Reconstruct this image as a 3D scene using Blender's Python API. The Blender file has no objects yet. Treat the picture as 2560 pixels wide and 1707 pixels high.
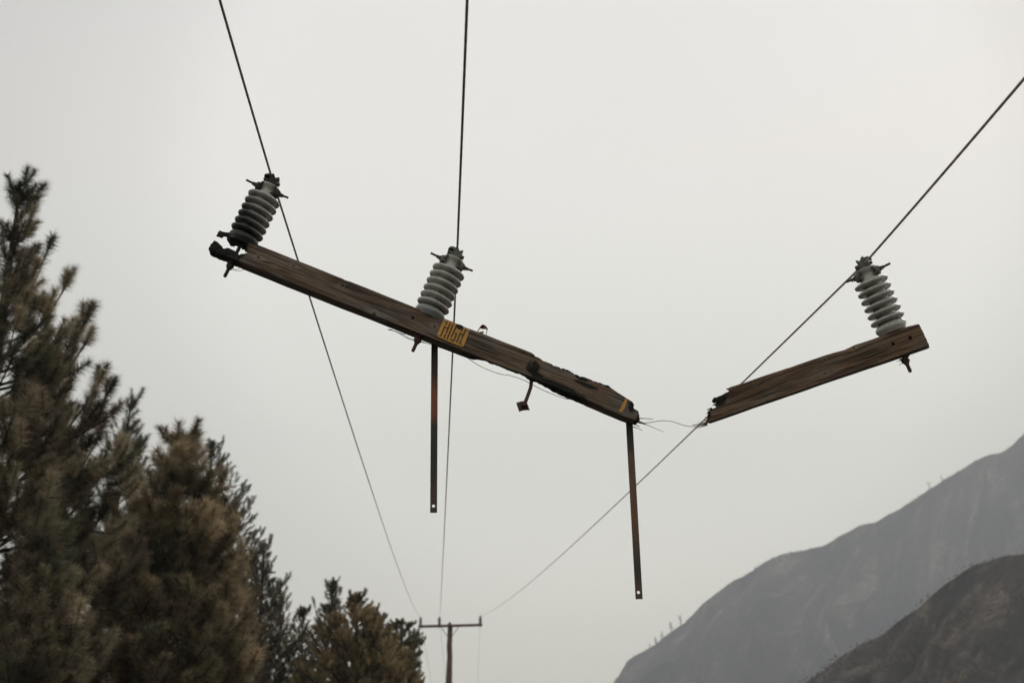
import bpy, bmesh, math, random
import numpy as np
from mathutils import Vector, Matrix, noise
R_ = math.radians
scene = bpy.context.scene
COL = scene.collection

# ------------------------------------------------------------------ camera, sky, sun, exposure
PITCH = 18.7
cam_data = bpy.data.cameras.new('camera')
cam_data.lens = 50.0; cam_data.sensor_width = 36.0
cam_data.clip_start = 0.05; cam_data.clip_end = 9000
cam_data.dof.use_dof = True; cam_data.dof.focus_distance = 6.25; cam_data.dof.aperture_fstop = 4.0
cam_data.dof.aperture_blades = 7
cam = bpy.data.objects.new('camera', cam_data); COL.objects.link(cam)
cam.location = (0, 0, 1.6); cam.rotation_euler = (R_(90 + PITCH), 0, 0)
scene.camera = cam

F_PX = 2560 * 50 / 36
CAM = Vector((0, 0, 1.6)); RT = Vector((1, 0, 0))
FW = Vector((0, math.cos(R_(PITCH)), math.sin(R_(PITCH))))
UP = Vector((0, -math.sin(R_(PITCH)), math.cos(R_(PITCH))))
def at(px, py, d):
    return CAM + FW * d + RT * ((px - 1280) / F_PX * d) + UP * ((853.5 - py) / F_PX * d)
def ray(px, py):
    return FW + RT * ((px - 1280) / F_PX) + UP * ((853.5 - py) / F_PX)

SUN_EL, SUN_AZ = 42.0, 38.0          # azimuth clockwise from +Y
world = bpy.data.worlds.new('World'); scene.world = world; world.use_nodes = True
nt = world.node_tree; N = nt.nodes; L = nt.links; N.clear()
out = N.new('ShaderNodeOutputWorld'); bg = N.new('ShaderNodeBackground'); bg.inputs['Strength'].default_value = 0.1
sky = N.new('ShaderNodeTexSky'); sky.sky_type = 'NISHITA'; sky.sun_disc = False
sky.sun_elevation = R_(SUN_EL); sky.sun_rotation = R_(SUN_AZ); sky.dust_density = 6.0; sky.air_density = 1.5
tc = N.new('ShaderNodeTexCoord')
sep = N.new('ShaderNodeSeparateXYZ'); L.new(tc.outputs['Generated'], sep.inputs[0])
def math_node(op, a, b=None, c=None):
    n = N.new('ShaderNodeMath'); n.operation = op
    for i, v in enumerate((a, b, c)):
        if v is None: continue
        if isinstance(v, (int, float)): n.inputs[i].default_value = v
        else: L.new(v, n.inputs[i])
    return n.outputs[0]
def sky_ramp(v, pts):
    r = N.new('ShaderNodeValToRGB'); r.color_ramp.interpolation = 'B_SPLINE'
    cr = r.color_ramp
    while len(cr.elements) > 1: cr.elements.remove(cr.elements[-1])
    for i, (p, col) in enumerate(pts):
        e = cr.elements[0] if i == 0 else cr.elements.new(p)
        e.position = p; e.color = (*col, 1)
    L.new(v, r.inputs[0]); return r.outputs[0]
# smoke layer: a little darker and warmer towards the horizon, brightest where the veiled light comes through
elev = sky_ramp(sep.outputs[2], [(0.0, (1.19, .965, .78)), (0.12, (1.20, 1.00, .87)), (0.26, (1.11, .995, .905)), (0.40, (1.045, 1.00, .935)),
                                 (0.52, (.91, .90, .87)), (1.0, (.90, .895, .87))])
gd = ray(1500, 480).normalized()
dot = N.new('ShaderNodeVectorMath'); dot.operation = 'DOT_PRODUCT'; L.new(tc.outputs['Generated'], dot.inputs[0]); dot.inputs[1].default_value = gd
glow = sky_ramp(dot.outputs['Value'], [(0.0, (.80, .80, .80)), (0.80, (.74, .74, .74)), (0.90, (.70, .70, .70)), (0.95, (.84, .84, .84)), (0.98, (1.13, 1.13, 1.13)), (1.0, (1.26, 1.26, 1.255))])
nz = N.new('ShaderNodeTexNoise'); nz.inputs['Scale'].default_value = 2.3; nz.inputs['Detail'].default_value = 3.0; nz.inputs['Roughness'].default_value = .45
L.new(tc.outputs['Generated'], nz.inputs['Vector'])
cl = math_node('MULTIPLY_ADD', nz.outputs[0], 0.14, 0.93)
def vmul(a, b):
    n = N.new('ShaderNodeVectorMath'); n.operation = 'MULTIPLY'
    L.new(a, n.inputs[0])
    if isinstance(b, tuple): n.inputs[1].default_value = b
    else: L.new(b, n.inputs[1])
    return n.outputs[0]
smoke = vmul(vmul(vmul(elev, glow), cl), (11.0, 11.0, 11.0))
mx = N.new('ShaderNodeMix'); mx.data_type = 'RGBA'; mx.inputs[0].default_value = 0.95
L.new(sky.outputs[0], mx.inputs[6]); L.new(smoke, mx.inputs[7])
L.new(mx.outputs[2], bg.inputs['Color']); L.new(bg.outputs[0], out.inputs['Surface'])

sl = bpy.data.lights.new('sun', 'SUN'); sl.energy = 0.8; sl.angle = R_(25); sl.color = (1.0, .93, .82)
so = bpy.data.objects.new('sun', sl); COL.objects.link(so)
sd = Vector((math.sin(R_(SUN_AZ)) * math.cos(R_(SUN_EL)), math.cos(R_(SUN_AZ)) * math.cos(R_(SUN_EL)), math.sin(R_(SUN_EL))))
so.rotation_euler = (-sd).to_track_quat('-Z', 'Y').to_euler(); so.location = (0, 0, 60)

vs = scene.view_settings
vs.view_transform = 'Standard'; vs.look = 'None'; vs.exposure = 0; vs.gamma = 1; vs.use_curve_mapping = False
scene.cycles.use_denoising = True
scene.cycles.volume_bounces = 1
scene.cycles.max_bounces = 6

# ------------------------------------------------------------------ helpers
def tag(o, label=None, cat=None, group=None, kind=None):
    if label: o['label'] = label
    if cat: o['category'] = cat
    if group: o['group'] = group
    if kind: o['kind'] = kind
    return o
def empty(name, mat=None, loc=None, parent=None):
    o = bpy.data.objects.new(name, None); COL.objects.link(o); o.empty_display_size = .1
    if mat is not None: o.matrix_world = mat
    if loc is not None: o.location = loc
    if parent: o.parent = parent
    return o
class MB:
    def __init__(s): s.v = []; s.f = []
    def add(s, vs, fs):
        b = len(s.v); s.v += [tuple(v) for v in vs]; s.f += [tuple(b + i for i in f) for f in fs]; return s
    def box(s, c, size, rot=None):
        c = Vector(c); h = Vector(size) * .5
        vs = [Vector((x * h.x, y * h.y, z * h.z)) for x in (-1, 1) for y in (-1, 1) for z in (-1, 1)]
        if rot is not None: vs = [rot @ v for v in vs]
        return s.add([c + v for v in vs], [(0, 1, 3, 2), (4, 6, 7, 5), (0, 4, 5, 1), (2, 3, 7, 6), (0, 2, 6, 4), (1, 5, 7, 3)])
    def tube(s, pts, rad, n=10, cap=True, flat=1.0, side=None):
        pts = [Vector(p) for p in pts]; m = len(pts)
        rs = rad if isinstance(rad, (list, tuple)) else [rad] * m
        prev = None; vs = []
        for i, p in enumerate(pts):
            t = (pts[min(i + 1, m - 1)] - pts[max(i - 1, 0)]).normalized()
            if prev is None:
                ref = Vector(side) if side is not None else (Vector((0, 0, 1)) if abs(t.z) < .9 else Vector((1, 0, 0)))
                a = (ref - t * ref.dot(t)).normalized()
            else: a = (prev - t * prev.dot(t)).normalized()
            prev = a; b = t.cross(a)
            for k in range(n):
                q = 2 * math.pi * k / n
                vs.append(p + (a * math.cos(q) + b * (math.sin(q) * flat)) * rs[i])
        fs = [(i * n + k, i * n + (k + 1) % n, (i + 1) * n + (k + 1) % n, (i + 1) * n + k) for i in range(m - 1) for k in range(n)]
        if cap: fs += [tuple(range(n))[::-1], tuple((m - 1) * n + k for k in range(n))]
        return s.add(vs, fs)
    def lathe(s, prof, n=48, axis_o=(0, 0, 0), rot=None):
        o = Vector(axis_o); vs = []
        for r, z in prof:
            for k in range(n):
                q = 2 * math.pi * k / n; v = Vector((r * math.cos(q), r * math.sin(q), z))
                vs.append(o + (rot @ v if rot is not None else v))
        m = len(prof)
        fs = [(i * n + k, i * n + (k + 1) % n, (i + 1) * n + (k + 1) % n, (i + 1) * n + k) for i in range(m - 1) for k in range(n)]
        fs += [tuple(range(n))[::-1], tuple((m - 1) * n + k for k in range(n))]
        return s.add(vs, fs)
    def prism(s, poly, y0, y1):          # polygon in local x,z; extruded along local y
        n = len(poly)
        ar = sum(poly[i][0] * poly[(i + 1) % n][1] - poly[(i + 1) % n][0] * poly[i][1] for i in range(n))
        if ar < 0: poly = poly[::-1]
        vs = [(x, y0, z) for x, z in poly] + [(x, y1, z) for x, z in poly]
        fs = [tuple(range(n)), tuple(range(2 * n - 1, n - 1, -1))]
        fs += [(i, i + n, (i + 1) % n + n, (i + 1) % n) for i in range(n)]
        return s.add(vs, fs)
    def mesh(s, name):
        m = bpy.data.meshes.new(name); m.from_pydata(s.v, [], s.f); m.update(); return m
    def build(s, name, mat, parent=None, smooth=True, angle=35, bevel=0):
        m = s.mesh(name); m.materials.append(mat)
        o = bpy.data.objects.new(name, m); COL.objects.link(o)
        if parent: o.parent = parent
        bm = bmesh.new(); bm.from_mesh(m)
        bmesh.ops.recalc_face_normals(bm, faces=bm.faces)
        if bevel:
            es = [e for e in bm.edges if len(e.link_faces) == 2 and e.calc_face_angle(0) > .6]
            bmesh.ops.bevel(bm, geom=es, offset=bevel, segments=2, affect='EDGES', profile=.5, clamp_overlap=True)
        bm.to_mesh(m); bm.free()
        if smooth:
            for p in m.polygons: p.use_smooth = True
            try: m.set_sharp_from_angle(angle=R_(angle))
            except Exception: pass
        return o

# ------------------------------------------------------------------ materials
def new_mat(name):
    m = bpy.data.materials.new(name); m.use_nodes = True; t = m.node_tree; t.nodes.clear()
    o = t.nodes.new('ShaderNodeOutputMaterial'); b = t.nodes.new('ShaderNodeBsdfPrincipled'); t.links.new(b.outputs[0], o.inputs[0])
    return m, t, b
def tex_noise(t, vec, scale, detail=4, rough=.5, dist=0):
    n = t.nodes.new('ShaderNodeTexNoise'); n.inputs['Scale'].default_value = scale; n.inputs['Detail'].default_value = detail
    n.inputs['Roughness'].default_value = rough; n.inputs['Distortion'].default_value = dist
    if vec is not None: t.links.new(vec, n.inputs['Vector'])
    return n.outputs[0]
def ramp(t, v, pts, interp='LINEAR'):
    r = t.nodes.new('ShaderNodeValToRGB'); cr = r.color_ramp; cr.interpolation = interp
    while len(cr.elements) > 1: cr.elements.remove(cr.elements[-1])
    for i, (p, c) in enumerate(pts):
        e = cr.elements[0] if i == 0 else cr.elements.new(p)
        if isinstance(c, (int, float)): c = (c, c, c)
        e.position = p; e.color = (*c, 1)
    t.links.new(v, r.inputs[0]); return r.outputs[0]
def mixc(t, f, a, b, mode='MIX'):
    n = t.nodes.new('ShaderNodeMix'); n.data_type = 'RGBA'; n.blend_type = mode
    for i, v in ((0, f), (6, a), (7, b)):
        if isinstance(v, (int, float)): n.inputs[i].default_value = v
        elif isinstance(v, tuple): n.inputs[i].default_value = (*v, 1)
        else: t.links.new(v, n.inputs[i])
    return n.outputs[2]
def attr(t, name, out='Fac'):
    n = t.nodes.new('ShaderNodeAttribute'); n.attribute_name = name; return n.outputs[out]
def mapping(t, vec, sc):
    n = t.nodes.new('ShaderNodeMapping'); n.inputs['Scale'].default_value = sc; t.links.new(vec, n.inputs[0]); return n.outputs[0]
def objc(t): return t.nodes.new('ShaderNodeTexCoord').outputs['Object']
def bump(t, b, h, dist, strength=1.0):
    n = t.nodes.new('ShaderNodeBump'); n.inputs['Distance'].default_value = dist; n.inputs['Strength'].default_value = strength
    t.links.new(h, n.inputs['Height']); t.links.new(n.outputs[0], b.inputs['Normal'])

def simple_mat(name, c1, c2, scale, rough=.7, metal=0.0, bumpd=0.0, c3=None):
    m, t, b = new_mat(name); v = objc(t)
    f = tex_noise(t, v, scale, 5, .6)
    pts = [(.35, c1), (.65, c2)]
    if c3: pts.append((.78, c3))
    t.links.new(ramp(t, f, pts), b.inputs['Base Color'])
    b.inputs['Roughness'].default_value = rough; b.inputs['Metallic'].default_value = metal
    if bumpd: bump(t, b, tex_noise(t, v, scale * 3, 4, .6), bumpd)
    return m

def wood_mat(name, tint=(1, 1, 1)):
    m, t, b = new_mat(name)
    w = attr(t, 'grainpos', 'Vector')
    fine = tex_noise(t, mapping(t, w, (2.2, 150, 150)), 1.0, 3, .55)
    bands = tex_noise(t, mapping(t, w, (2.4, 85, 85)), 1.0, 4, .65)
    patch = tex_noise(t, mapping(t, w, (6, 16, 16)), 1.0, 5, .65)
    hair = tex_noise(t, mapping(t, w, (9, 420, 420)), 1.0, 2, .6)
    k = lambda c: tuple(c[i] * tint[i] for i in range(3))
    c1 = ramp(t, bands, [(.38, k((.045, .026, .015))), (.47, k((.130, .078, .047))), (.55, k((.220, .145, .095))), (.66, k((.110, .068, .043)))])
    c2 = ramp(t, bands, [(.38, k((.055, .043, .034))), (.50, k((.185, .155, .125))), (.64, k((.105, .085, .068)))])
    grey = ramp(t, patch, [(.42, 0.0), (.62, .85)])
    c = mixc(t, grey, c1, c2)
    c = mixc(t, 1.0, c, ramp(t, fine, [(.36, .36), (.50, 1.0), (.7, 1.15)]), 'MULTIPLY')
    c = mixc(t, .7, c, ramp(t, hair, [(.35, .55), (.5, 1.0)]), 'MULTIPLY')
    c = mixc(t, .8, c, ramp(t, tex_noise(t, mapping(t, w, (3.5, 26, 26)), 1.0, 5, .7), [(.34, .45), (.52, .95), (.68, 1.12)]), 'MULTIPLY')
    c = mixc(t, attr(t, 'ringlight'), c, k((.30, .24, .18)))
    # char: burnt black wood
    edge = tex_noise(t, objc(t), 45, 4, .65)
    cf = t.nodes.new('ShaderNodeMath'); cf.operation = 'ADD'
    t.links.new(attr(t, 'char'), cf.inputs[0])
    e2 = t.nodes.new('ShaderNodeMath'); e2.operation = 'MULTIPLY_ADD'; t.links.new(edge, e2.inputs[0]); e2.inputs[1].default_value = .9; e2.inputs[2].default_value = -.45
    t.links.new(e2.outputs[0], cf.inputs[1])
    cm = ramp(t, cf.outputs[0], [(.26, 0.0), (.78, 1.0)])
    black = ramp(t, tex_noise(t, objc(t), 120, 3, .5), [(.4, (.010, .011, .009)), (.7, (.028, .027, .023))])
    c = mixc(t, cm, c, black)
    t.links.new(c, b.inputs['Base Color'])
    b.inputs['Roughness'].default_value = .82
    b.inputs['Specular IOR Level'].default_value = .25
    h = mixc(t, .35, fine, hair); bump(t, b, h, .0022)
    return m
WOOD = wood_mat('weathered_wood', (1.16, 1.24, 1.30))
WOOD_R = wood_mat('weathered_wood_brown', (1.26, 1.24, 1.20))
SPLINT = simple_mat('splinter_wood', (.10, .06, .035), (.05, .035, .025), 40)

def porcelain(name):
    m, t, b = new_mat(name); v = objc(t)
    base = ramp(t, tex_noise(t, v, 14, 5, .6), [(.35, (.37, .36, .31)), (.65, (.44, .43, .375))])
    dirt = ramp(t, tex_noise(t, mapping(t, v, (1, 1, .35)), 38, 4, .65), [(.42, 1.0), (.70, .72)])
    c = mixc(t, 1.0, base, dirt, 'MULTIPLY')
    s1 = t.nodes.new('ShaderNodeMath'); s1.operation = 'MULTIPLY_ADD'; t.links.new(tex_noise(t, v, 30, 4, .6), s1.inputs[0]); s1.inputs[1].default_value = .5; s1.inputs[2].default_value = -.25
    s2 = t.nodes.new('ShaderNodeMath'); s2.operation = 'ADD'; t.links.new(attr(t, 'soot'), s2.inputs[0]); t.links.new(s1.outputs[0], s2.inputs[1])
    sm = ramp(t, s2.outputs[0], [(.2, 0.0), (.95, 1.0)])
    c = mixc(t, sm, c, (.016, .016, .013))
    c = mixc(t, attr(t, 'cement'), c, (.15, .17, .16))
    t.links.new(c, b.inputs['Base Color']); b.inputs['Coat Weight'].default_value = .5; b.inputs['Coat Roughness'].default_value = .12
    b.inputs['Roughness'].default_value = .36
    t.links.new(ramp(t, sm, [(0, .20), (1, .8)]), b.inputs['Roughness'])
    return m
PORC = porcelain('grey_glazed_porcelain')
GALV = simple_mat('dull_galvanised_metal', (.085, .088, .075), (.15, .15, .13), 60, .6, .35, .0006, (.10, .06, .04))
RUST = simple_mat('rusted_steel', (.060, .032, .022), (.125, .068, .045), 70, .8, .2, .0008, (.16, .08, .045))
SOOTMETAL = simple_mat('sooty_steel', (.028, .027, .023), (.055, .048, .04), 70, .85, .1, .0006)
WIRE = simple_mat('weathered_copper_wire', (.34, .27, .225), (.46, .38, .32), 30, .6, .1)
THINWIRE = simple_mat('dark_thin_wire', (.030, .024, .020), (.055, .042, .034), 30, .7, .3)
def plate_mat():
    m, t, b = new_mat('yellow_enamel_sign'); v = objc(t)
    c = ramp(t, tex_noise(t, v, 32, 4, .6), [(.38, (.62, .30, .045)), (.55, (.52, .27, .05)), (.70, (.45, .25, .10))])
    t.links.new(c, b.inputs['Base Color']); b.inputs['Roughness'].default_value = .6
    return m
YEL = plate_mat()
INK = simple_mat('dark_stencil', (.045, .026, .016), (.10, .06, .035), 160, .9)
NAIL = simple_mat('nail_head', (.26, .23, .22), (.38, .34, .32), 120, .6, .3)

def strap_mat(name, stops):
    m, t, b = new_mat(name)
    s = t.nodes.new('ShaderNodeSeparateXYZ'); t.links.new(objc(t), s.inputs[0])
    n1 = t.nodes.new('ShaderNodeMath'); n1.operation = 'MULTIPLY_ADD'
    t.links.new(tex_noise(t, objc(t), 22, 4, .6), n1.inputs[0]); n1.inputs[1].default_value = .09; n1.inputs[2].default_value = -.045
    n2 = t.nodes.new('ShaderNodeMath'); n2.operation = 'SUBTRACT'; t.links.new(n1.outputs[0], n2.inputs[0]); t.links.new(s.outputs[2], n2.inputs[1])
    c = ramp(t, n2.outputs[0], stops)
    sp = ramp(t, tex_noise(t, objc(t), 260, 3, .6), [(.35, .6), (.6, 1.1)])
    t.links.new(mixc(t, 1.0, c, sp, 'MULTIPLY'), b.inputs['Base Color'])
    b.inputs['Roughness'].default_value = .65; b.inputs['Metallic'].default_value = .15
    bump(t, b, tex_noise(t, objc(t), 180, 3, .5), .0004)
    return m

# ------------------------------------------------------------------ ground
def ground():
    n = 90; S = 1600
    xs = np.linspace(-1, 1, n); xs = np.sign(xs) * np.abs(xs) ** 2.2 * S
    mb = MB(); vs = []
    for y in xs:
        for x in xs:
            vs.append((x * 1.2, y + 700, noise.noise(Vector((x * .05, y * .05, 0))) * .15))
    fs = [(j * n + i, j * n + i + 1, (j + 1) * n + i + 1, (j + 1) * n + i) for j in range(n - 1) for i in range(n - 1)]
    mb.add(vs, fs)
    m, t, b = new_mat('burnt_ground')
    c = ramp(t, tex_noise(t, objc(t), .35, 8, .65), [(.35, (.016, .015, .012)), (.55, (.032, .027, .021)), (.7, (.070, .058, .045))])
    t.links.new(c, b.inputs['Base Color']); b.inputs['Roughness'].default_value = .95
    bump(t, b, tex_noise(t, objc(t), 6, 6, .7), .05)
    o = mb.build('ground', m); tag(o, kind='structure')
ground()

# ------------------------------------------------------------------ hills
def hill_mat(name, a, b_, c_, sc):
    m, t, b = new_mat(name); v = objc(t); sp_ = attr(t, 'slopepos', 'Vector')
    big = tex_noise(t, mapping(t, sp_, (1, .45, 1)), sc * .55, 5, .6)
    streak = tex_noise(t, mapping(t, sp_, (1, .24, 1)), sc * 1.9, 7, .70, .6)
    spots = tex_noise(t, v, sc * 12, 4, .7)
    c = mixc(t, ramp(t, big, [(.42, 0.0), (.60, 1.0)]), a, b_)
    gate = ramp(t, tex_noise(t, mapping(t, sp_, (1, .7, 1)), sc * 1.1, 4, .6), [(.44, 0.0), (.60, 1.0)])
    c = mixc(t, mixc(t, 1.0, ramp(t, streak, [(.45, 0.0), (.64, 1.0)]), gate, 'MULTIPLY'), c, c_)
    c = mixc(t, 1.0, c, ramp(t, tex_noise(t, sp_, sc * 4.5, 6, .7), [(.38, .35), (.55, 1.1), (.7, 1.5)]), 'MULTIPLY')
    c = mixc(t, 1.0, c, ramp(t, spots, [(.36, .25), (.52, 1.0), (.7, 1.3)]), 'MULTIPLY')
    t.links.new(c, b.inputs['Base Color']); b.inputs['Roughness'].default_value = .95; b.inputs['Specular IOR Level'].default_value = .1
    return m
def smooth_poly(pts, n):
    s = [0]
    for a, b in zip(pts, pts[1:]): s.append(s[-1] + (b - a).length)
    s = np.array(s); P = np.array([tuple(p) for p in pts]); q = np.linspace(0, s[-1], n)
    return np.stack([np.interp(q, s, P[:, i]) for i in range(3)], 1)
def hill(name, ridge, depth, down, rough, mat, seed, rows=150, cols=520, back=260, scale=1.0):
    Rg = smooth_poly(ridge, cols); vs = []
    dn = Vector(down).normalized()
    nb = 10; sv = []; ds = [0.0]
    for i in range(1, cols): ds.append(ds[-1] + float(np.linalg.norm(Rg[i] - Rg[i - 1])))
    for j in range(-nb, rows):
        for i in range(cols):
            x, y, z = Rg[i]
            if j < 0:
                t = -j / nb; px = x - dn.x * back * t; py = y - dn.y * back * t; h = z * (1 - t) ** 1.3
            else:
                t = j / (rows - 1); px = x + dn.x * depth * t; py = y + dn.y * depth * t; h = z * (1 - t ** .92) if z > 0 else z
            v_ = max(0, j) / (rows - 1) * depth; u_ = ds[i] + noise.noise(Vector((ds[i] / (90 * scale), v_ / (120 * scale), seed))) * 26 * scale + v_ * .22
            sv.append((u_, v_, 0))
            q = Vector((u_ / (95 * scale) + seed, v_ / (420 * scale), seed * 3.1))
            rdg = 1 - abs(noise.noise(q)) * 2
            rdg2 = 1 - abs(noise.noise(q * 2.7 + Vector((5, 1, 2)))) * 2
            rdg3 = noise.noise(Vector((u_ / (15 * scale), v_ / (42 * scale), seed)))
            env = math.sin(math.pi * min(1, max(0, t))) ** .8 * min(1, (max(0, z) / (230 if scale > 1 else 40)) ** 1.5) if j >= 0 else 0
            h += rough * env * (rdg * .62 + rdg2 * .28 + rdg3 * .10 - .92)
            if abs(j) < 3: h += noise.noise(Vector((px / 5.0, py / 5.0, seed))) * .0011 * abs(y)* .6
            vs.append((px, py, max(h, -3)))
    m = rows + nb
    fs = [(j * cols + i, j * cols + i + 1, (j + 1) * cols + i + 1, (j + 1) * cols + i) for j in range(m - 1) for i in range(cols - 1)]
    mb = MB(); mb.add(vs, fs); o = mb.build(name, mat, angle=180); tag(o, kind='structure')
    a = o.data.attributes.new('slopepos', 'FLOAT_VECTOR', 'POINT'); a.data.foreach_set('vector', np.array(sv).reshape(-1))
    return o, Rg
far_px = [(1540, 1704), (1552, 1678), (1570, 1648), (1601, 1631), (1640, 1609), (1670, 1583), (1713, 1555), (1757, 1509), (1800, 1475), (1835, 1449), (1863, 1438), (1913, 1403),
          (1956, 1384), (2008, 1375), (2060, 1364), (2099, 1340), (2147, 1314), (2165, 1309), (2188, 1306), (2217, 1288), (2243, 1275), (2286, 1249), (2325, 1221), (2364, 1197),
          (2407, 1171), (2433, 1154), (2472, 1136), (2507, 1130), (2533, 1110), (2560, 1084), (2650, 1030), (2800, 985), (3050, 960), (3400, 1010)]
def fd(px): return 1640 + (px - 1540) * .18
far_ridge = [at(px, py, fd(px)) for px, py in far_px]
l0 = far_ridge[0]
far_ridge = [Vector((l0.x - 190, l0.y - 10, -2)), Vector((l0.x - 95, l0.y - 5, l0.z * .45))] + far_ridge
HILLFAR = hill_mat('burnt_far_slope', (.014, .018, .024), (.058, .056, .052), (.26, .235, .18), .020)
HILLNEAR = hill_mat('burnt_near_slope', (.018, .017, .016), (.056, .045, .036), (.150, .118, .088), .085)
hill_far, RF = hill('far_burnt_hill', far_ridge, 740, (-.30, -1, 0), 120, HILLFAR, 4.3, scale=1.15)
near_px = [(2013, 1704), (2060, 1674), (2104, 1639), (2160, 1605), (2208, 1587), (2234, 1561), (2251, 1548), (2299, 1518), (2334, 1483), (2360, 1462), (2407, 1429), (2442, 1410), (2481, 1399),
           (2520, 1388), (2560, 1384), (2640, 1362), (2800, 1330), (3100, 1290)]
near_ridge = [at(px, py, 370 + (px - 2013) * .06) for px, py in near_px]
n0 = near_ridge[0]
near_ridge = [Vector((n0.x - 68, n0.y, -2)), Vector((n0.x - 34, n0.y, n0.z * .5))] + near_ridge
hill_near, RN = hill('near_burnt_hill', near_ridge, 185, (-.35, -1, 0), 15, HILLNEAR, 9.1, back=70, scale=.26)

# burnt scrub scattered over the two slopes
def scrub(name, ridge, count, depth, down, smin, smax, seed, mat, label):
    random.seed(seed); bm_o = hill_far if 'far' in name else hill_near
    me = bm_o.data; nv = len(me.vertices); co = np.empty(nv * 3); me.vertices.foreach_get('co', co); co = co.reshape(-1, 3)
    cols = 520; mb = MB()
    for k in range(count):
        i = random.randrange(30, cols - 5); j = int(min(130, abs(random.gauss(0, 1)) * 28 if random.random() < .6 else random.random() * 110)) + 10
        if random.random() < .20: j = 10 + random.choice((0, 0, 1, 2))
        c = Vector(co[j * cols + i]); s = random.uniform(smin, smax) * (1 if j > 10 else .8)
        if c.z < 8: continue
        c += Vector((random.uniform(-2, 2), 0, -s * .2))
        n = 5; vs = [c + Vector((0, 0, s * random.uniform(.8, 1.5)))]
        for q in range(n):
            a = 2 * math.pi * q / n + random.random(); r = s * random.uniform(.4, .8)
            vs.append(c + Vector((r * math.cos(a), r * math.sin(a), random.uniform(0, .5) * s)))
        vs.append(c - Vector((0, 0, s * .3)))
        fs = [(0, 1 + q, 1 + (q + 1) % n) for q in range(n)] + [(n + 1, 1 + (q + 1) % n, 1 + q) for q in range(n)]
        mb.add(vs, fs)
    o = mb.build(name, mat, smooth=False); tag(o, label, 'scrub', kind='stuff')
SCRUB = simple_mat('burnt_scrub', (.024, .022, .020), (.055, .045, .035), .2, .95)
scrub('far_hill_scrub', RF, 1600, 620, None, .9, 2.4, 3, SCRUB, 'sparse burnt scrub dotted over the far hazy ridge')
scrub('near_hill_scrub', RN, 3000, 260, None, .2, .55, 5, SCRUB, 'dark burnt scrub on the nearer brown hillside')

# small bare trees along the far ridge
BARE = simple_mat('burnt_bark', (.020, .018, .016), (.045, .038, .032), 3, .9)
def bare_tree(px, py, hpx, style, label, seed):
    random.seed(seed); d = fd(px) - 3
    b = at(px, py + 3, d); h = hpx / F_PX * d
    e = empty('bare_ridge_tree', loc=b); tag(e, label, 'tree', 'burnt trees along the ridge')
    mb = MB(); lean = random.uniform(-.06, .06)
    mb.tube([(0, 0, -2), (lean * h * .5, 0, h * .5), (lean * h, 0, h)], [h * .060, h * .042, h * .018], 6)
    cr = MB()
    for k in range(15):
        t = random.uniform(.25, .98); a = random.uniform(0, 6.28)
        if style == 'flat': l = h * (.10 + .35 * t ** 3); z0 = h * t; z1 = z0 + l * .45
        else: l = h * (.30 * (1 - t) + .07); z0 = h * t; z1 = z0 + l * random.uniform(-.1, .4)
        c = (lean * h * t, 0, z0); e1 = (c[0] + math.cos(a) * l, math.sin(a) * l, z1)
        cr.tube([c, ((c[0] + e1[0]) / 2, e1[1] / 2, (z0 + z1) / 2 + l * .1), e1], [h * .018, h * .014, h * .008], 4)
        for q in range(5):
            s = random.uniform(.4, 1.0); p = Vector(c).lerp(Vector(e1), s); r = h * .028 * random.uniform(.6, 1.5)
            cr.lathe([(.01, -r), (r, -r * .2), (r * .8, r * .6), (.01, r)], 5, p)
    mb.build('trunk', BARE, e); cr.build('crown', BARE, e, smooth=False)
for k, (zx, zy, hz, st, lb) in enumerate([
        (196, 1240, 32, 'cone', 'tiny stubby burnt tree lowest on the far ridge'),
        (228, 1222, 52, 'cone', 'thin spindly burnt tree next to the lowest stubby one on the far ridge'),
        (262, 1190, 52, 'cone', 'small leaning burnt tree between the thin spindly one and the bushier one on the ridge'),
        (318, 1146, 62, 'cone', 'bushier burnt tree second highest of the cluster on the lower ridge'),
        (374, 1110, 56, 'flat', 'flat topped burnt tree highest of the cluster on the lower ridge'),
        (1808, 328, 42, 'flat', 'broad flat topped tree alone high on the far ridge'),
        (1882, 286, 44, 'cone', 'narrow upright tree just above the broad flat topped one high on the ridge')]):
    bare_tree(1540 + zx * .4337, 1080 + zy * .4337, hz * .4337, st, lb, 60 + k)

# ------------------------------------------------------------------ trees
def needle_mat(name, green, brown, tip):
    m, t, b = new_mat(name)
    c = mixc(t, attr(t, 'brown'), green, brown)
    c = mixc(t, attr(t, 'tipness'), c, tip)
    v = ramp(t, attr(t, 'vary'), [(0, .38), (1, 1.7)])
    c = mixc(t, 1.0, c, v, 'MULTIPLY')
    t.links.new(c, b.inputs['Base Color']); b.inputs['Roughness'].default_value = .7; b.inputs['Specular IOR Level'].default_value = .15
    tl = t.nodes.new('ShaderNodeBsdfTranslucent'); t.links.new(c, tl.inputs['Color'])
    ms = t.nodes.new('ShaderNodeMixShader'); ms.inputs[0].default_value = .4
    o = next(n for n in t.nodes if n.type == 'OUTPUT_MATERIAL')
    t.links.new(b.outputs[0], ms.inputs[1]); t.links.new(tl.outputs[0], ms.inputs[2]); t.links.new(ms.outputs[0], o.inputs[0])
    return m
NEED_A = needle_mat('scorched_pine_needles', (.098, .112, .066), (.245, .195, .125), (.460, .380, .270))
NEED_B = needle_mat('brown_pine_needles', (.104, .112, .066), (.270, .208, .126), (.480, .385, .255))
NEED_C = needle_mat('dark_conifer_needles', (.088, .094, .064), (.185, .152, .098), (.290, .240, .165))
NEED_D = needle_mat('orange_brown_foliage', (.110, .115, .064), (.280, .210, .112), (.400, .310, .180))
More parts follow.
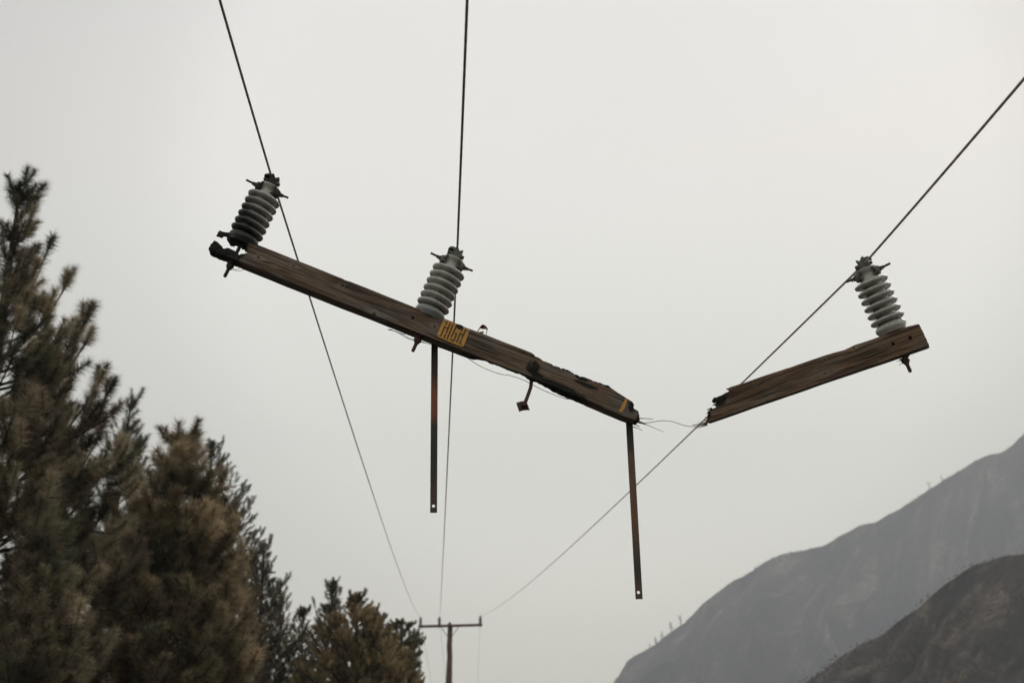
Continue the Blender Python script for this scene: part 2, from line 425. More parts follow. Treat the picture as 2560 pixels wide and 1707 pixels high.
BARK = simple_mat('dark_pine_bark', (.022, .018, .015), (.045, .036, .028), 9, .95, 0, .01)

def perp(v):
    a = np.where(np.abs(v[:, 2:3]) < .9, np.array([[0, 0, 1.0]]), np.array([[1.0, 0, 0]]))
    u = np.cross(v, a); u /= np.linalg.norm(u, axis=1, keepdims=True); w = np.cross(v, u); return u, w
def needles_mesh(name, shoots, K, nlen, width, mat, parent, rng, brown_f):
    S = np.array([s[0] for s in shoots]); D = np.array([s[1] for s in shoots]); D /= np.linalg.norm(D, axis=1, keepdims=True)
    Ls = np.array([s[2] for s in shoots]); M = len(S)
    S = np.repeat(S, K, 0); Dk = np.repeat(D, K, 0); Lk = np.repeat(Ls, K)
    U, W = perp(Dk)
    s = np.tile((np.arange(K) + .5) / K, M) ** .85
    ph = rng.uniform(0, 2 * math.pi, M * K)
    al = np.radians(80 - 40 * s + rng.normal(0, 11, M * K))
    rad = U * np.cos(ph)[:, None] + W * np.sin(ph)[:, None]
    dirn = Dk * np.cos(al)[:, None] + rad * np.sin(al)[:, None]
    dirn[:, 2] -= rng.uniform(0, .18, M * K)
    sz = np.repeat(rng.uniform(.75, 1.2, M), K)
    ln = nlen * sz * rng.uniform(.7, 1.15, M * K)
    base = S + Dk * (Lk * s)[:, None]
    side = np.cross(dirn, rng.normal(0, 1, (M * K, 3))); side /= np.linalg.norm(side, axis=1, keepdims=True) + 1e-9
    w = width * .5
    V = np.empty((M * K, 3, 3)); V[:, 0] = base - side * w; V[:, 1] = base + side * w
    V[:, 2] = base + dirn * ln[:, None]
    me = bpy.data.meshes.new(name); nt_ = M * K
    me.vertices.add(nt_ * 3); me.vertices.foreach_set('co', V.reshape(-1).astype(np.float32))
    me.loops.add(nt_ * 3); me.loops.foreach_set('vertex_index', np.arange(nt_ * 3, dtype=np.int32))
    me.polygons.add(nt_); me.polygons.foreach_set('loop_start', np.arange(0, nt_ * 3, 3, dtype=np.int32))
    me.update(); me.validate()
    def put(nm, arr):
        a = me.attributes.new(nm, 'FLOAT', 'POINT'); a.data.foreach_set('value', arr.astype(np.float32))
    br = np.clip(np.array([brown_f(Vector(x[0])) + 1.1 * noise.noise(Vector(x[0]) * 1.7) for x in shoots]) + rng.normal(0, .18, M), 0, 1)
    put('brown', np.repeat(np.repeat(br, K), 3))
    tp = np.zeros((nt_, 3)); tp[:, 2] = .75; tp *= (.35 + .65 * np.repeat(br, K))[:, None]; put('tipness', tp.reshape(-1))
    va = np.repeat(np.clip(.45 + .75 * np.array([noise.noise(Vector(x[0]) * 2.6 + Vector((9, 0, 0))) for x in shoots]) + rng.normal(0, .22, M), 0, 1), K) + rng.normal(0, .12, M * K); put('vary', np.repeat(np.clip(va, 0, 1), 3))
    me.materials.append(mat)
    o = bpy.data.objects.new(name, me); COL.objects.link(o); o.parent = parent
    return o

def conifer(name, label, group, top, prof, crown_low, nlimb, seed, mat, brown_f, shoot=.30, nlen=.13, width=.006, K=110,
            side_n=7, lean=(0, 0), rise=(.15, .45), trunk_r=.13, extra=(), sector=None, limb_r=.018, sparse=1.0, fill=0, lump=.45, fsect=None):
    """top: world point of the leader; prof(t): crown radius at fraction t below the top; crown_low: z where the crown ends"""
    rng = np.random.default_rng(seed); random.seed(seed)
    H = top.z - nlen * .6; top = Vector((top.x, top.y, H)); base = Vector((top.x + lean[0], top.y + lean[1], 0))
    e = empty(name, loc=base); tag(e, label, 'tree', group)
    T = top - base
    def trunk_at(z):
        f = z / H; w = math.sin(f * 3.1) * .06
        return Vector((T.x * f ** 1.3 + w, T.y * f, z))
    tr = MB(); pts = [trunk_at(H * k / 14) for k in range(15)]; pts[0].z = -.3
    tr.tube(pts, [trunk_r * (1 - k / 14) ** .8 + .010 for k in range(15)], 10)
    shoots = []
    def add_shoot(p, d, l): shoots.append((tuple(p), tuple(d), l))
    def limb(zs, az, ln, rs, bend, r0):
        p0 = trunk_at(zs); hd = Vector((math.cos(az), math.sin(az), 0)); sd_ = Vector((-hd.y, hd.x, 0))
        wob = random.uniform(-.12, .12)
        f = lambda t: p0 + hd * (ln * t) + sd_ * (ln * wob * t * t) + Vector((0, 0, ln * (rs * t + bend * t * t)))
        npt = 7; P = [f(i / (npt - 1)) for i in range(npt)]
        tr.tube(P, [r0 * (1 - .75 * i / (npt - 1)) for i in range(npt)], 5, cap=False)
        dv = (f(1) - f(.9)).normalized()
        add_shoot(f(1) - dv * shoot * .6, dv + Vector((0, 0, .25)), shoot * 1.15)
        ns = max(2, int(side_n * (ln / 1.5) ** .7 * random.uniform(.8, 1.2)))
        for q in range(ns):
            t = 1 - (.72 * (q + random.random()) / ns)
            b = f(t); fw = (f(min(1, t + .05)) - f(t - .05)).normalized()
            sg = -1 if q % 2 else 1
            l2 = (shoot * .55 + ln * .30 * (1 - t)) * random.uniform(.6, 1.25)
            dd = (fw * random.uniform(.5, 1) + sd_ * sg * random.uniform(.35, 1.0) + Vector((0, 0, random.uniform(.0, .75)))).normalized()
            e2 = b + dd * l2
            d3 = (dd + Vector((0, 0, .55))).normalized()
            tr.tube([b, (b + e2) / 2 - Vector((0, 0, l2 * .05)), e2 + d3 * shoot * .5], [r0 * .35, r0 * .28, r0 * .14], 4, cap=False)
            if random.random() < sparse: add_shoot(e2, d3, shoot * random.uniform(.75, 1.1))
            if l2 > shoot * .9:
                for _ in range(2):
                    m_ = b.lerp(e2, random.uniform(.35, .8))
                    d4 = (dd + Vector((random.uniform(-.7, .7), random.uniform(-.7, .7), random.uniform(.1, .8)))).normalized()
                    if random.random() < sparse: add_shoot(m_, d4, shoot * random.uniform(.6, .95))
    for k in range(nlimb):
        t = ((k + random.random()) / nlimb) ** .85
        zt = H - t * (H - crown_low)
        az = k * 2.399 + random.uniform(-.4, .4)
        if sector is not None and random.random() < .55: az = random.uniform(*sector)
        Rr = prof(t) * random.uniform(.60, 1.02)
        rs, bd = rise[0] + .55 * (1 - t) ** 3, rise[1]
        zs = max(crown_low * .7, zt - Rr * (rs + bd))
        zs = min(zs, H - .15)
        if zs + Rr * (rs + bd) > H - shoot * .4 - t * .3: zs = H - shoot * .4 - t * .3 - Rr * (rs + bd)
        limb(zs, az, max(.12, Rr - shoot * .55), rs, bd, limb_r * (.45 + min(1.2, Rr)))
    for k in range(fill):                     # short twigs with needle tufts through the outer crown, in clumps
        for _ in range(8):
            t = random.random() ** .8; az = random.uniform(*(fsect or (-3.15, 3.15))); Rp = prof(t)
            q = random.random() ** .45; rr = max(.02, Rp * 1.05 - shoot * .6) * q; zc0 = H - t * (H - crown_low)
            c0 = trunk_at(max(.3, zc0)) + Vector((math.cos(az) * rr, math.sin(az) * rr, 0))
            if noise.noise(c0 * (1.0 / lump) + Vector((seed, 0, 0))) > .0 + (q - .6) * .3: break
        od = Vector((math.cos(az), math.sin(az), 0))
        dd = (od * random.uniform(.3, 1.0) + Vector((random.uniform(-.5, .5), random.uniform(-.5, .5), random.uniform(.25, 1.1)))).normalized()
        bb = c0 - dd * shoot * random.uniform(.5, 1.0)
        tr.tube([bb - od * shoot * .7, bb, c0 + dd * shoot * .5], [limb_r * .30, limb_r * .24, limb_r * .1], 4, cap=False)
        add_shoot(bb, dd, shoot * random.uniform(.8, 1.2))
    add_shoot(trunk_at(H) - Vector((0, 0, shoot * 1.15)), Vector((0, 0, 1)), shoot * 1.2)
    for k in range(4):
        a = k * 1.6 + seed; add_shoot(trunk_at(H - shoot * .9), Vector((math.cos(a) * .55, math.sin(a) * .55, .9)), shoot * .8)
    for wp, z_from in extra:                  # particular long limbs the tree is known by
        tgt = wp - base; p0 = trunk_at(z_from); dv = tgt - p0
        az = math.atan2(dv.y, dv.x); ln = math.hypot(dv.x, dv.y); rt = (tgt.z - z_from) / ln
        limb(z_from, az, ln, rt * .35, rt * .65, limb_r * (.6 + min(1.2, ln)))
    tr.build('trunk', BARK, e)
    needles_mesh('crown', shoots, K, nlen, width, mat, e, rng, brown_f)
    return e
def lerp_prof(pts):
    xs = [p[0] for p in pts]; ys = [p[1] for p in pts]
    return lambda t: float(np.interp(t, xs, ys))

GP = 'scorched pines beside the line'
d1 = 17.0
conifer('pine_tree', 'tallest pine cut by the left frame edge with long upswept scorched limbs', GP, at(52, 452, d1),
        lerp_prof([(0, .12), (.04, .25), (.12, .42), (.2, .50), (.27, .95), (.42, 1.6), (.6, 2.1), (1, 2.3)]), 1.8, 105, 11, NEED_A,
        lambda p: .42 + p.x * .10, shoot=.25, nlen=.135, K=240, side_n=9, lean=(-.25, 0), rise=(.10, .30), fill=260, lump=.45, fsect=(-2.0, 1.4),
        sector=(-1.3, 1.2), trunk_r=.16, width=.0065,
        extra=[(at(118, 625, d1 - .2), 6.9), (at(178, 695, d1), 6.6), (at(226, 785, d1 + .2), 5.9), (at(222, 850, d1 - .4), 5.5),
               (at(195, 830, d1 + .5), 5.9), (at(268, 928, d1 - .1), 4.9), (at(286, 965, d1 + .2), 4.7), (at(230, 1010, d1 - .5), 4.3),
               (at(250, 1090, d1 - .5), 3.9), (at(315, 1110, d1 + .2), 4.0), (at(330, 1190, d1), 3.5), (at(340, 1290, d1), 3.1), (at(345, 1400, d1), 2.6), (at(60, 740, d1 - .5), 6.3), (at(90, 860, d1 - .6), 5.6), (at(150, 935, d1 - .6), 5.0)])
d3 = 17.5
conifer('pine_tree', 'full bushy brown tipped pine, nearest in front, right of the tallest pine', GP, at(456, 1068, d3),
        lerp_prof([(0, .12), (.05, .24), (.10, .45), (.14, .68), (.23, .86), (.34, .98), (.45, 1.1), (1, 1.4)]), 1.2, 150, 23, NEED_B,
        lambda p: .62 + p.x * .25, shoot=.24, nlen=.140, K=240, side_n=9, lean=(-.18, 0), rise=(.15, .34), trunk_r=.11, sector=(-2.4, 1.0), fill=520, lump=.35,
        extra=[(at(555, 1205, d3), 4.4), (at(585, 1310, d3 - .2), 3.7), (at(600, 1400, d3), 3.3), (at(628, 1510, d3 - .1), 2.9), (at(618, 1590, d3), 2.5),
               (at(345, 1200, d3), 4.6), (at(300, 1300, d3), 4.0), (at(290, 1400, d3 - .3), 3.4)], width=.0065)
conifer('pine_tree', 'bluish dark sparse pine showing its tips between the tallest pine and the bushy brown one', GP, at(330, 985, 25),
        lerp_prof([(0, .15), (.1, .45), (.25, .8), (.5, 1.2), (1, 1.5)]), 1.5, 80, 31, NEED_C, lambda p: .2, shoot=.24, nlen=.11, K=120, side_n=9, fill=250,
        rise=(.25, .6), trunk_r=.12, sparse=.8, lean=(-.5, 0), width=.007)
conifer('pine_tree', 'low dense shaded pine filling the bottom left corner below the tallest pine', GP, at(110, 1290, 15.0),
        lerp_prof([(0, .15), (.15, .5), (.4, .9), (1, 1.2)]), .6, 90, 37, NEED_A, lambda p: .45, shoot=.26, nlen=.125, K=170, side_n=9, rise=(.15, .4), fill=350, trunk_r=.10, width=.0065)
GC = 'slender conifers further along'
conifer('conifer_tree', 'feathery see-through conifer rising just right of the bushy brown pine', GC, at(530, 1098, 28),
        lerp_prof([(0, .12), (.05, .45), (.13, .95), (.27, 1.3), (.46, 1.6), (1, 1.7)]), 1.5, 110, 41, NEED_C, lambda p: .45, shoot=.17, nlen=.060, K=80, side_n=14, fill=900,
        rise=(.1, .5), trunk_r=.10, sparse=.8, width=.008, limb_r=.014, lean=(-.1, 0), sector=(-.9, .9),
        extra=[(at(556, 1112, 28), 7.8), (at(612, 1215, 28), 6.6), (at(630, 1250, 28), 6.2), (at(652, 1330, 28.2), 5.6)])
conifer('conifer_tree', 'narrow dark spire with a bare lower trunk behind the feathery conifer', GC, at(659, 1350, 33),
        lerp_prof([(0, .08), (.08, .3), (.25, .55), (.5, .8), (1, 1.0)]), 1.8, 120, 43, NEED_C, lambda p: .15, shoot=.19, nlen=.075, K=100, side_n=10, fill=420, rise=(.1, .35),
        trunk_r=.13, width=.009, sparse=.85, lean=(-.05, 0))
conifer('conifer_tree', 'dark sparse conifer directly left of the narrow dark spire', GC, at(632, 1370, 36),
        lerp_prof([(0, .06), (.1, .25), (.3, .5), (1, .9)]), 1.8, 100, 44, NEED_C, lambda p: .15, shoot=.19, nlen=.075, K=90, side_n=9, fill=350, rise=(.1, .35), trunk_r=.11, width=.009, sparse=.8)
conifer('conifer_tree', 'brownish slim conifer right of the narrow dark spire', GC, at(703, 1443, 33),
        lerp_prof([(0, .08), (.08, .35), (.2, .6), (.6, .8), (1, 1.0)]), 1.6, 90, 47, NEED_B, lambda p: .3, shoot=.19, nlen=.08, K=100, side_n=9, fill=350, rise=(.15, .5), trunk_r=.07, width=.009, sparse=.85)
conifer('conifer_tree', 'short pale brown conifer in the dip just left of the leaning bare topped one', GC, at(757, 1513, 34),
        lerp_prof([(0, .12), (.06, .38), (.2, .68), (1, 1.2)]), 1.2, 90, 53, NEED_B, lambda p: .45, shoot=.19, nlen=.08, K=110, side_n=9, fill=450, rise=(.15, .45), trunk_r=.07, width=.009)
conifer('conifer_tree', 'leaning conifer with a thin nearly bare crooked top left of the orange brown tree', GC, at(834, 1444, 34),
        lerp_prof([(0, .05), (.08, .25), (.15, .42), (.25, .65), (.45, .95), (1, 1.2)]), 1.2, 95, 59, NEED_C, lambda p: .5, shoot=.19, nlen=.075, K=100, side_n=9, fill=450, rise=(.1, .45), trunk_r=.10, width=.009,
        sparse=.75, lean=(-.45, 0), extra=[(at(783, 1508, 34), 5.6), (at(852, 1478, 34), 6.3), (at(800, 1560, 34), 5.0)])
conifer('conifer_tree', 'broad dense orange brown tree with drooping sprays beside the standing pole', 'rounded brown trees by the pole', at(892, 1478, 31),
        lerp_prof([(0, .12), (.04, .3), (.08, .6), (.14, .95), (.25, 1.3), (.5, 1.55), (1, 1.8)]), .8, 190, 61, NEED_D, lambda p: .75, shoot=.19, nlen=.075, K=120, side_n=10, fill=1700, lump=.42, rise=(.15, .2), trunk_r=.10, width=.010,
        extra=[(at(945, 1520, 31), 5.0), (at(960, 1545, 31), 4.8)])
conifer('broadleaf_tree', 'small rounded olive treetop just left of the standing pole crossarm', 'rounded brown trees by the pole', at(1003, 1546, 42),
        lerp_prof([(0, .42), (.03, .66), (.10, .76), (.2, .66), (.6, .6), (1, .8)]), 2.0, 120, 67, NEED_D, lambda p: .15, shoot=.15, nlen=.07, K=120, side_n=9, fill=1300, lump=.3, rise=(.05, .1), trunk_r=.08, width=.011)
conifer('broadleaf_tree', 'low dark brown bushy crown at the foot of the standing pole', 'rounded brown trees by the pole', at(1012, 1612, 34),
        lerp_prof([(0, .25), (.12, .48), (.5, .62), (1, .7)]), .8, 110, 71, NEED_D, lambda p: .6, shoot=.18, nlen=.07, K=120, side_n=9, fill=700, lump=.3, rise=(.1, .2), trunk_r=.07, width=.010)
conifer('conifer_tree', 'rounded brown crown filling the gap behind the orange brown tree', 'rounded brown trees by the pole', at(945, 1530, 40),
        lerp_prof([(0, .3), (.1, .6), (.3, .9), (1, 1.2)]), 1.0, 130, 73, NEED_D, lambda p: .4, shoot=.18, nlen=.075, K=120, side_n=9, fill=1200, lump=.35, rise=(.1, .2), trunk_r=.08, width=.011)

# ------------------------------------------------------------------ broken crossarm frames
class Frame:
    def __init__(s, O, a, u):
        s.a = a.normalized(); s.u = (u - s.a * u.dot(s.a)).normalized(); s.y = s.u.cross(s.a); s.O = O
        s.M = Matrix(((s.a.x, s.y.x, s.u.x, O.x), (s.a.y, s.y.y, s.u.y, O.y), (s.a.z, s.y.z, s.u.z, O.z), (0, 0, 0, 1)))
        s.I = s.M.inverted()
    def loc(s, px, py, y=0.0):            # where the sight line meets the plane y of this timber
        o = s.I @ CAM; d = s.I.to_3x3() @ ray(px, py); t = (y - o.y) / d.y; return o + d * t
    def xz(s, px, py, y=0.0):
        v = s.loc(px, py, y); return (v.x, v.z)
def lean_axes(slope, theta):
    a = RT * math.cos(R_(slope)) - UP * math.sin(R_(slope)); p = RT * math.sin(R_(slope)) + UP * math.cos(R_(slope))
    return a, p * math.cos(R_(theta)) + FW * math.sin(R_(theta))
aL, uL = lean_axes(21.6, 17.5)
FL = Frame(at(800, 735, 6.2), aL, uL)
A_, B_ = at(1770, 1056, 6.24), at(2323, 864, 6.02)
_, uR = lean_axes(-18.8, 12.0)
FR = Frame(A_, B_ - A_, uR)
WD = .092

def finish_timber(name, mb, frame, parent, mat, chars, knots, holes, voxel=.0024, topz=.1):
    me = mb.mesh('tmp'); tmp = bpy.data.objects.new('tmp', me); COL.objects.link(tmp)
    md = tmp.modifiers.new('r', 'REMESH'); md.mode = 'VOXEL'; md.voxel_size = voxel; md.adaptivity = 0
    dg = bpy.context.evaluated_depsgraph_get(); dg.update()
    me2 = bpy.data.meshes.new_from_object(tmp.evaluated_get(dg)); bpy.data.objects.remove(tmp)
    n = len(me2.vertices); co = np.empty(n * 3); me2.vertices.foreach_get('co', co); co = co.reshape(-1, 3)
    no = np.empty(n * 3); me2.vertices.foreach_get('normal', no); no = no.reshape(-1, 3)
    # char mask
    ch = np.zeros(n)
    for (px, py, rx, rz, *yy) in chars:
        c = frame.loc(px, py, 0); sx, sz = rx / 573, rz / 573
        d = np.sqrt(((co[:, 0] - c.x) / sx) ** 2 + ((co[:, 2] - c.z) / sz) ** 2)
        val = np.clip(1.6 - d, 0, 1)
        if yy: val = val * np.clip((co[:, 1] - yy[0]) / .01, 0, 1)
        ch = np.maximum(ch, val)
    # grain flow round the knots
    gz = co[:, 2].copy(); rl = np.zeros(n)
    for (px, py, r) in knots:
        c = frame.loc(px, py, 0); dx = co[:, 0] - c.x; dz = co[:, 2] - c.z
        g = np.exp(-((dx / (r * 5)) ** 2 + (dz / (r * 2.2)) ** 2))
        gz = gz - np.sign(dz) * np.minimum(np.abs(dz), r * .8) * g * .9
        rr = np.sqrt((dx / 1.5) ** 2 + dz ** 2) * (1 + .25 * np.sin(np.arctan2(dz, dx) * 3 + px)); fr = (co[:, 1] < .012)
        ch = np.maximum(ch, np.where(fr, np.clip(1.15 - rr / (r * .5), 0, .8), 0))
        ring = np.exp(-((rr - r * .95) / (r * .35)) ** 2); rl = np.maximum(rl, np.where(fr, ring * .22, 0))
    disp = np.zeros(n)
    for i in range(n):
        x, y, z = co[i]; g = gz[i]
        gw = noise.noise(Vector((x * 2.2, y * 4, 3.3))) * .010
        gz[i] = g + gw
        disp[i] = noise.noise(Vector((x * 2.5, y * 95, (g + gw) * 95))) * .0011 + noise.noise(Vector((x * 6, y * 12, z * 12))) * .0013
        if ch[i] > .25:
            c_ = min(1, (ch[i] - .25) * 2)
            disp[i] += c_ * (noise.noise(Vector((x * 70, y * 70, z * 110))) * .0032 - .0010)
    co2 = co + no * disp[:, None]
    for (px, py, r) in holes:
        c = frame.loc(px, py, 0); rr = np.hypot(co[:, 0] - c.x, co[:, 2] - c.z)
        k = (rr < r) & (co[:, 1] < .02); co2[k, 1] += .016; 
        ch = np.maximum(ch, np.where((rr < r * 1.15) & (co[:, 1] < .03), 1.0, 0))
    me2.vertices.foreach_set('co', co2.reshape(-1))
    for nm, arr in (('char', ch), ('ringlight', rl)):
        a = me2.attributes.new(nm, 'FLOAT', 'POINT'); a.data.foreach_set('value', arr)
    gp = np.stack([co[:, 0], co[:, 1], gz], 1)
    a = me2.attributes.new('grainpos', 'FLOAT_VECTOR', 'POINT'); a.data.foreach_set('vector', gp.reshape(-1))
    me2.materials.clear(); me2.materials.append(mat); me2.name = name
    for p in me2.polygons: p.use_smooth = True
    me2.update()
    o = bpy.data.objects.new(name, me2); COL.objects.link(o); o.parent = parent
    return o

# ---- left (long) piece
rootL = empty('broken_crossarm', mat=FL.M)
tag(rootL, 'long burnt piece of wooden crossarm with two insulators and a yellow HIGH plate', 'crossarm', 'broken crossarm pieces')
z5 = lambda x, y: (510 + x * .08929, 570 + y * .08929)
zr5 = lambda x, y: (1380 + x * .2041, 900 + y * .2041)
z4 = lambda x, y: (1060 + x * .1913, 760 + y * .1913)
main = [z5(1190, 345), z5(1480, 455), (680, 626), (740, 650), (865, 700), (990, 749), (1112, 796), (1136, 806), (1143, 813), (1149, 815), (1156, 813), (1160, 816), (1194, 829), (1262, 855),
        (1328, 881), (1336, 886), (1339, 890), (1343, 891), (1358, 900), (1360, 903), (1363, 902), (1383, 911), (1385, 914), (1388, 913), (1400, 918), (1404, 921), (1406, 920), (1420, 924),
        (1434, 932), (1436, 935), (1439, 934), (1447, 938), (1449, 941), (1452, 939), (1488, 953), (1523, 964), (1534, 973.5), (1545, 981), (1558, 989), (1570, 997), (1581, 1003), (1586, 1010),
        (1585, 1020), (1596, 1027), (1598, 1035), (1599.5, 1041), (1600, 1047), (1598.5, 1053)]
crease_end = [(1560, 1040), (1411, 977), (1385, 964), (1372, 957), (1360, 951), (1347, 944), (1334, 941), (1322, 933), (1312, 925), (1303, 921), (1295, 921), (1283, 912), (1276, 907), (1270, 909),
              (1262, 906), (1252, 899), (1243, 896), (1236, 899), (1230, 896), (1222, 889), (1212, 888), (1200, 886), (1185, 886), (1150, 873), (1000, 814), (800, 735), (700, 695.5), z5(1225, 1040)]
mb = MB()
poly = [FL.xz(*p) for p in main + crease_end] + [FL.xz(*z5(1000, 945)), FL.xz(*z5(1020, 720)), FL.xz(*z5(1130, 705)), FL.xz(*z5(1200, 690)), FL.xz(*z5(1215, 640)), FL.xz(*z5(1180, 560))]
mb.prism(poly, .030, WD)
crease_front = [(1560, 1040), (1411, 977), (1385, 966), (1360, 957), (1330, 943), (1300, 931), (1285, 926), (1272, 922), (1255, 914), (1240, 909), (1215, 898), (1185, 886), (1150, 873), (1000, 814), (800, 735), (700, 695.5), z5(1225, 1040)]
poly = [FL.xz(*p) for p in main + crease_front] + [FL.xz(*z5(1000, 945)), FL.xz(*z5(1020, 720)), FL.xz(*z5(1130, 705)), FL.xz(*z5(1200, 690)), FL.xz(*z5(1215, 640)), FL.xz(*z5(1180, 560))]
mb.prism(poly, 0, .0305)
limb_poly = [z5(295, 320), z5(310, 350), z5(380, 370), z5(450, 440), z5(520, 515), z5(545, 570), z5(590, 552), z5(640, 545), z5(740, 555), z5(790, 595), z5(860, 620), z5(930, 695), z5(990, 740),
             z5(1050, 715), z5(1100, 708), z5(1300, 760), z5(1300, 1070), z5(1000, 945), z5(620, 790), z5(400, 705), z5(240, 640), z5(165, 612), z5(118, 585), z5(128, 545), z5(160, 490), z5(185, 450), z5(240, 390)]
mb.prism([FL.xz(*p) for p in limb_poly], .001, WD - .002)
up_poly = [z5(1300, 300), z5(1000, 215), z5(700, 150), z5(680, 160), z5(660, 270), z5(655, 375), z5(690, 420), z5(720, 450), z5(725, 480), z5(745, 510), z5(800, 520), z5(850, 532), z5(885, 500), z5(980, 535),
           z5(1020, 550), z5(1060, 580), z5(1070, 620), z5(1140, 630), z5(1160, 680), z5(1240, 680)]
mb.prism([FL.xz(*p, .055) for p in up_poly], .034, .056)
stub = [z5(720, 160), z5(560, 148), z5(500, 115), z5(430, 95), z5(412, 130), z5(380, 165), z5(388, 190), z5(372, 210), z5(380, 226), z5(342, 240), z5(430, 268), z5(515, 300), z5(540, 268), z5(572, 248), z5(592, 258), z5(650, 280), z5(720, 300)]
mb.prism([FL.xz(*p, .055) for p in stub], .038, .056)
charsL = [(*z5(300, 560), 60, 22), (*z5(780, 300), 42, 44), (*z5(1080, 600), 10, 30), (*z5(1130, 250), 9, 12), (*z5(600, 600), 22, 9), (*z5(950, 690), 14, 6),
          (1151, 815, 9, 6), (1347, 893, 12, 4), (1390, 913, 40, 4), (1440, 933, 50, 3.5), (1490, 952, 38, 4.5), (1522, 966, 10, 4), (1583, 1013, 10, 18), (1597, 1045, 5, 14), (1588, 1062, 12, 8),
          (1333, 918, 15, 16), (1342, 938, 16, 8), (1395, 966, 60, 8), (1465, 962, 30, 5), (1425, 982, 50, 4), (1250, 905, 90, 16, .018), (1320, 930, 90, 16, .018), (1400, 965, 90, 14, .018), (1455, 946, 18, 5)]
knotsL = [(734, 664, .010), (856, 714, .009), (936, 783, .012), (685, 666, .006), (1087, 814, .009), (1443, 980, .009), (1501, 982, .006), (1318, 885, .006), (646, 643, .013)]
finish_timber('timber', mb, FL, rootL, WOOD, charsL, knotsL, [(1032, 795, .0055)])

# ---- right (short) piece
rootR = empty('broken_crossarm', mat=FR.M)
tag(rootR, 'short snapped end of wooden crossarm tilting up to the right on its own wire', 'crossarm', 'broken crossarm pieces')
zR = lambda x, y: (1750 + x * .25085, 780 + y * .25085)
rp = [(262, 768), (285, 778), (292, 787), (268, 797), (240, 810), (215, 822), (180, 838), (150, 853), (128, 866), (116, 888), (118, 903), (132, 890), (155, 882), (157, 902), (120, 922), (150, 925), (162, 935),
      (150, 948), (135, 950), (132, 962), (108, 962), (104, 970), (84, 975), (70, 995), (78, 1010), (70, 1030), (76, 1040), (64, 1065), (55, 1090), (70, 1098), (300, 1018), (700, 882), (1240, 692), (1900, 470), (2284, 335)]
jag = []
for k in range(16):
    t = (k + 1) / 17; x = 2284 + (2180 - 2284) * t; y = 335 + (120 - 335) * t; o = 4 * math.sin(t * math.pi)
    jag.append((x + o + (5 if k % 2 else -3), y - o * .4))
rp += jag + [(2180, 118), (2140, 125), (2138, 128), (2065, 146), (1860, 218), (1700, 276), (1620, 303), (1540, 328), (1440, 378), (1330, 404), (1240, 432), (1060, 492), (900, 548), (640, 632), (440, 704), (300, 748)]
mb = MB(); mb.prism([FR.xz(*zR(*p)) for p in rp], 0, WD)
charsR = [(*zR(185, 880), 17, 14), (*zR(210, 860), 13, 10), (*zR(80, 1010), 6, 12), (*zR(100, 975), 12, 3), (*zR(2262, 270), 3, 30), (*zR(120, 960), 8, 5)]
knotsR = [(2134, 870, .010), (2062, 933, .010), (2062, 899, .007), (1889, 960, .007)]
finish_timber('timber', mb, FR, rootR, WOOD_R, charsR, knotsR, [(2233, 860, .0065), (2275.5, 845, .0065)])

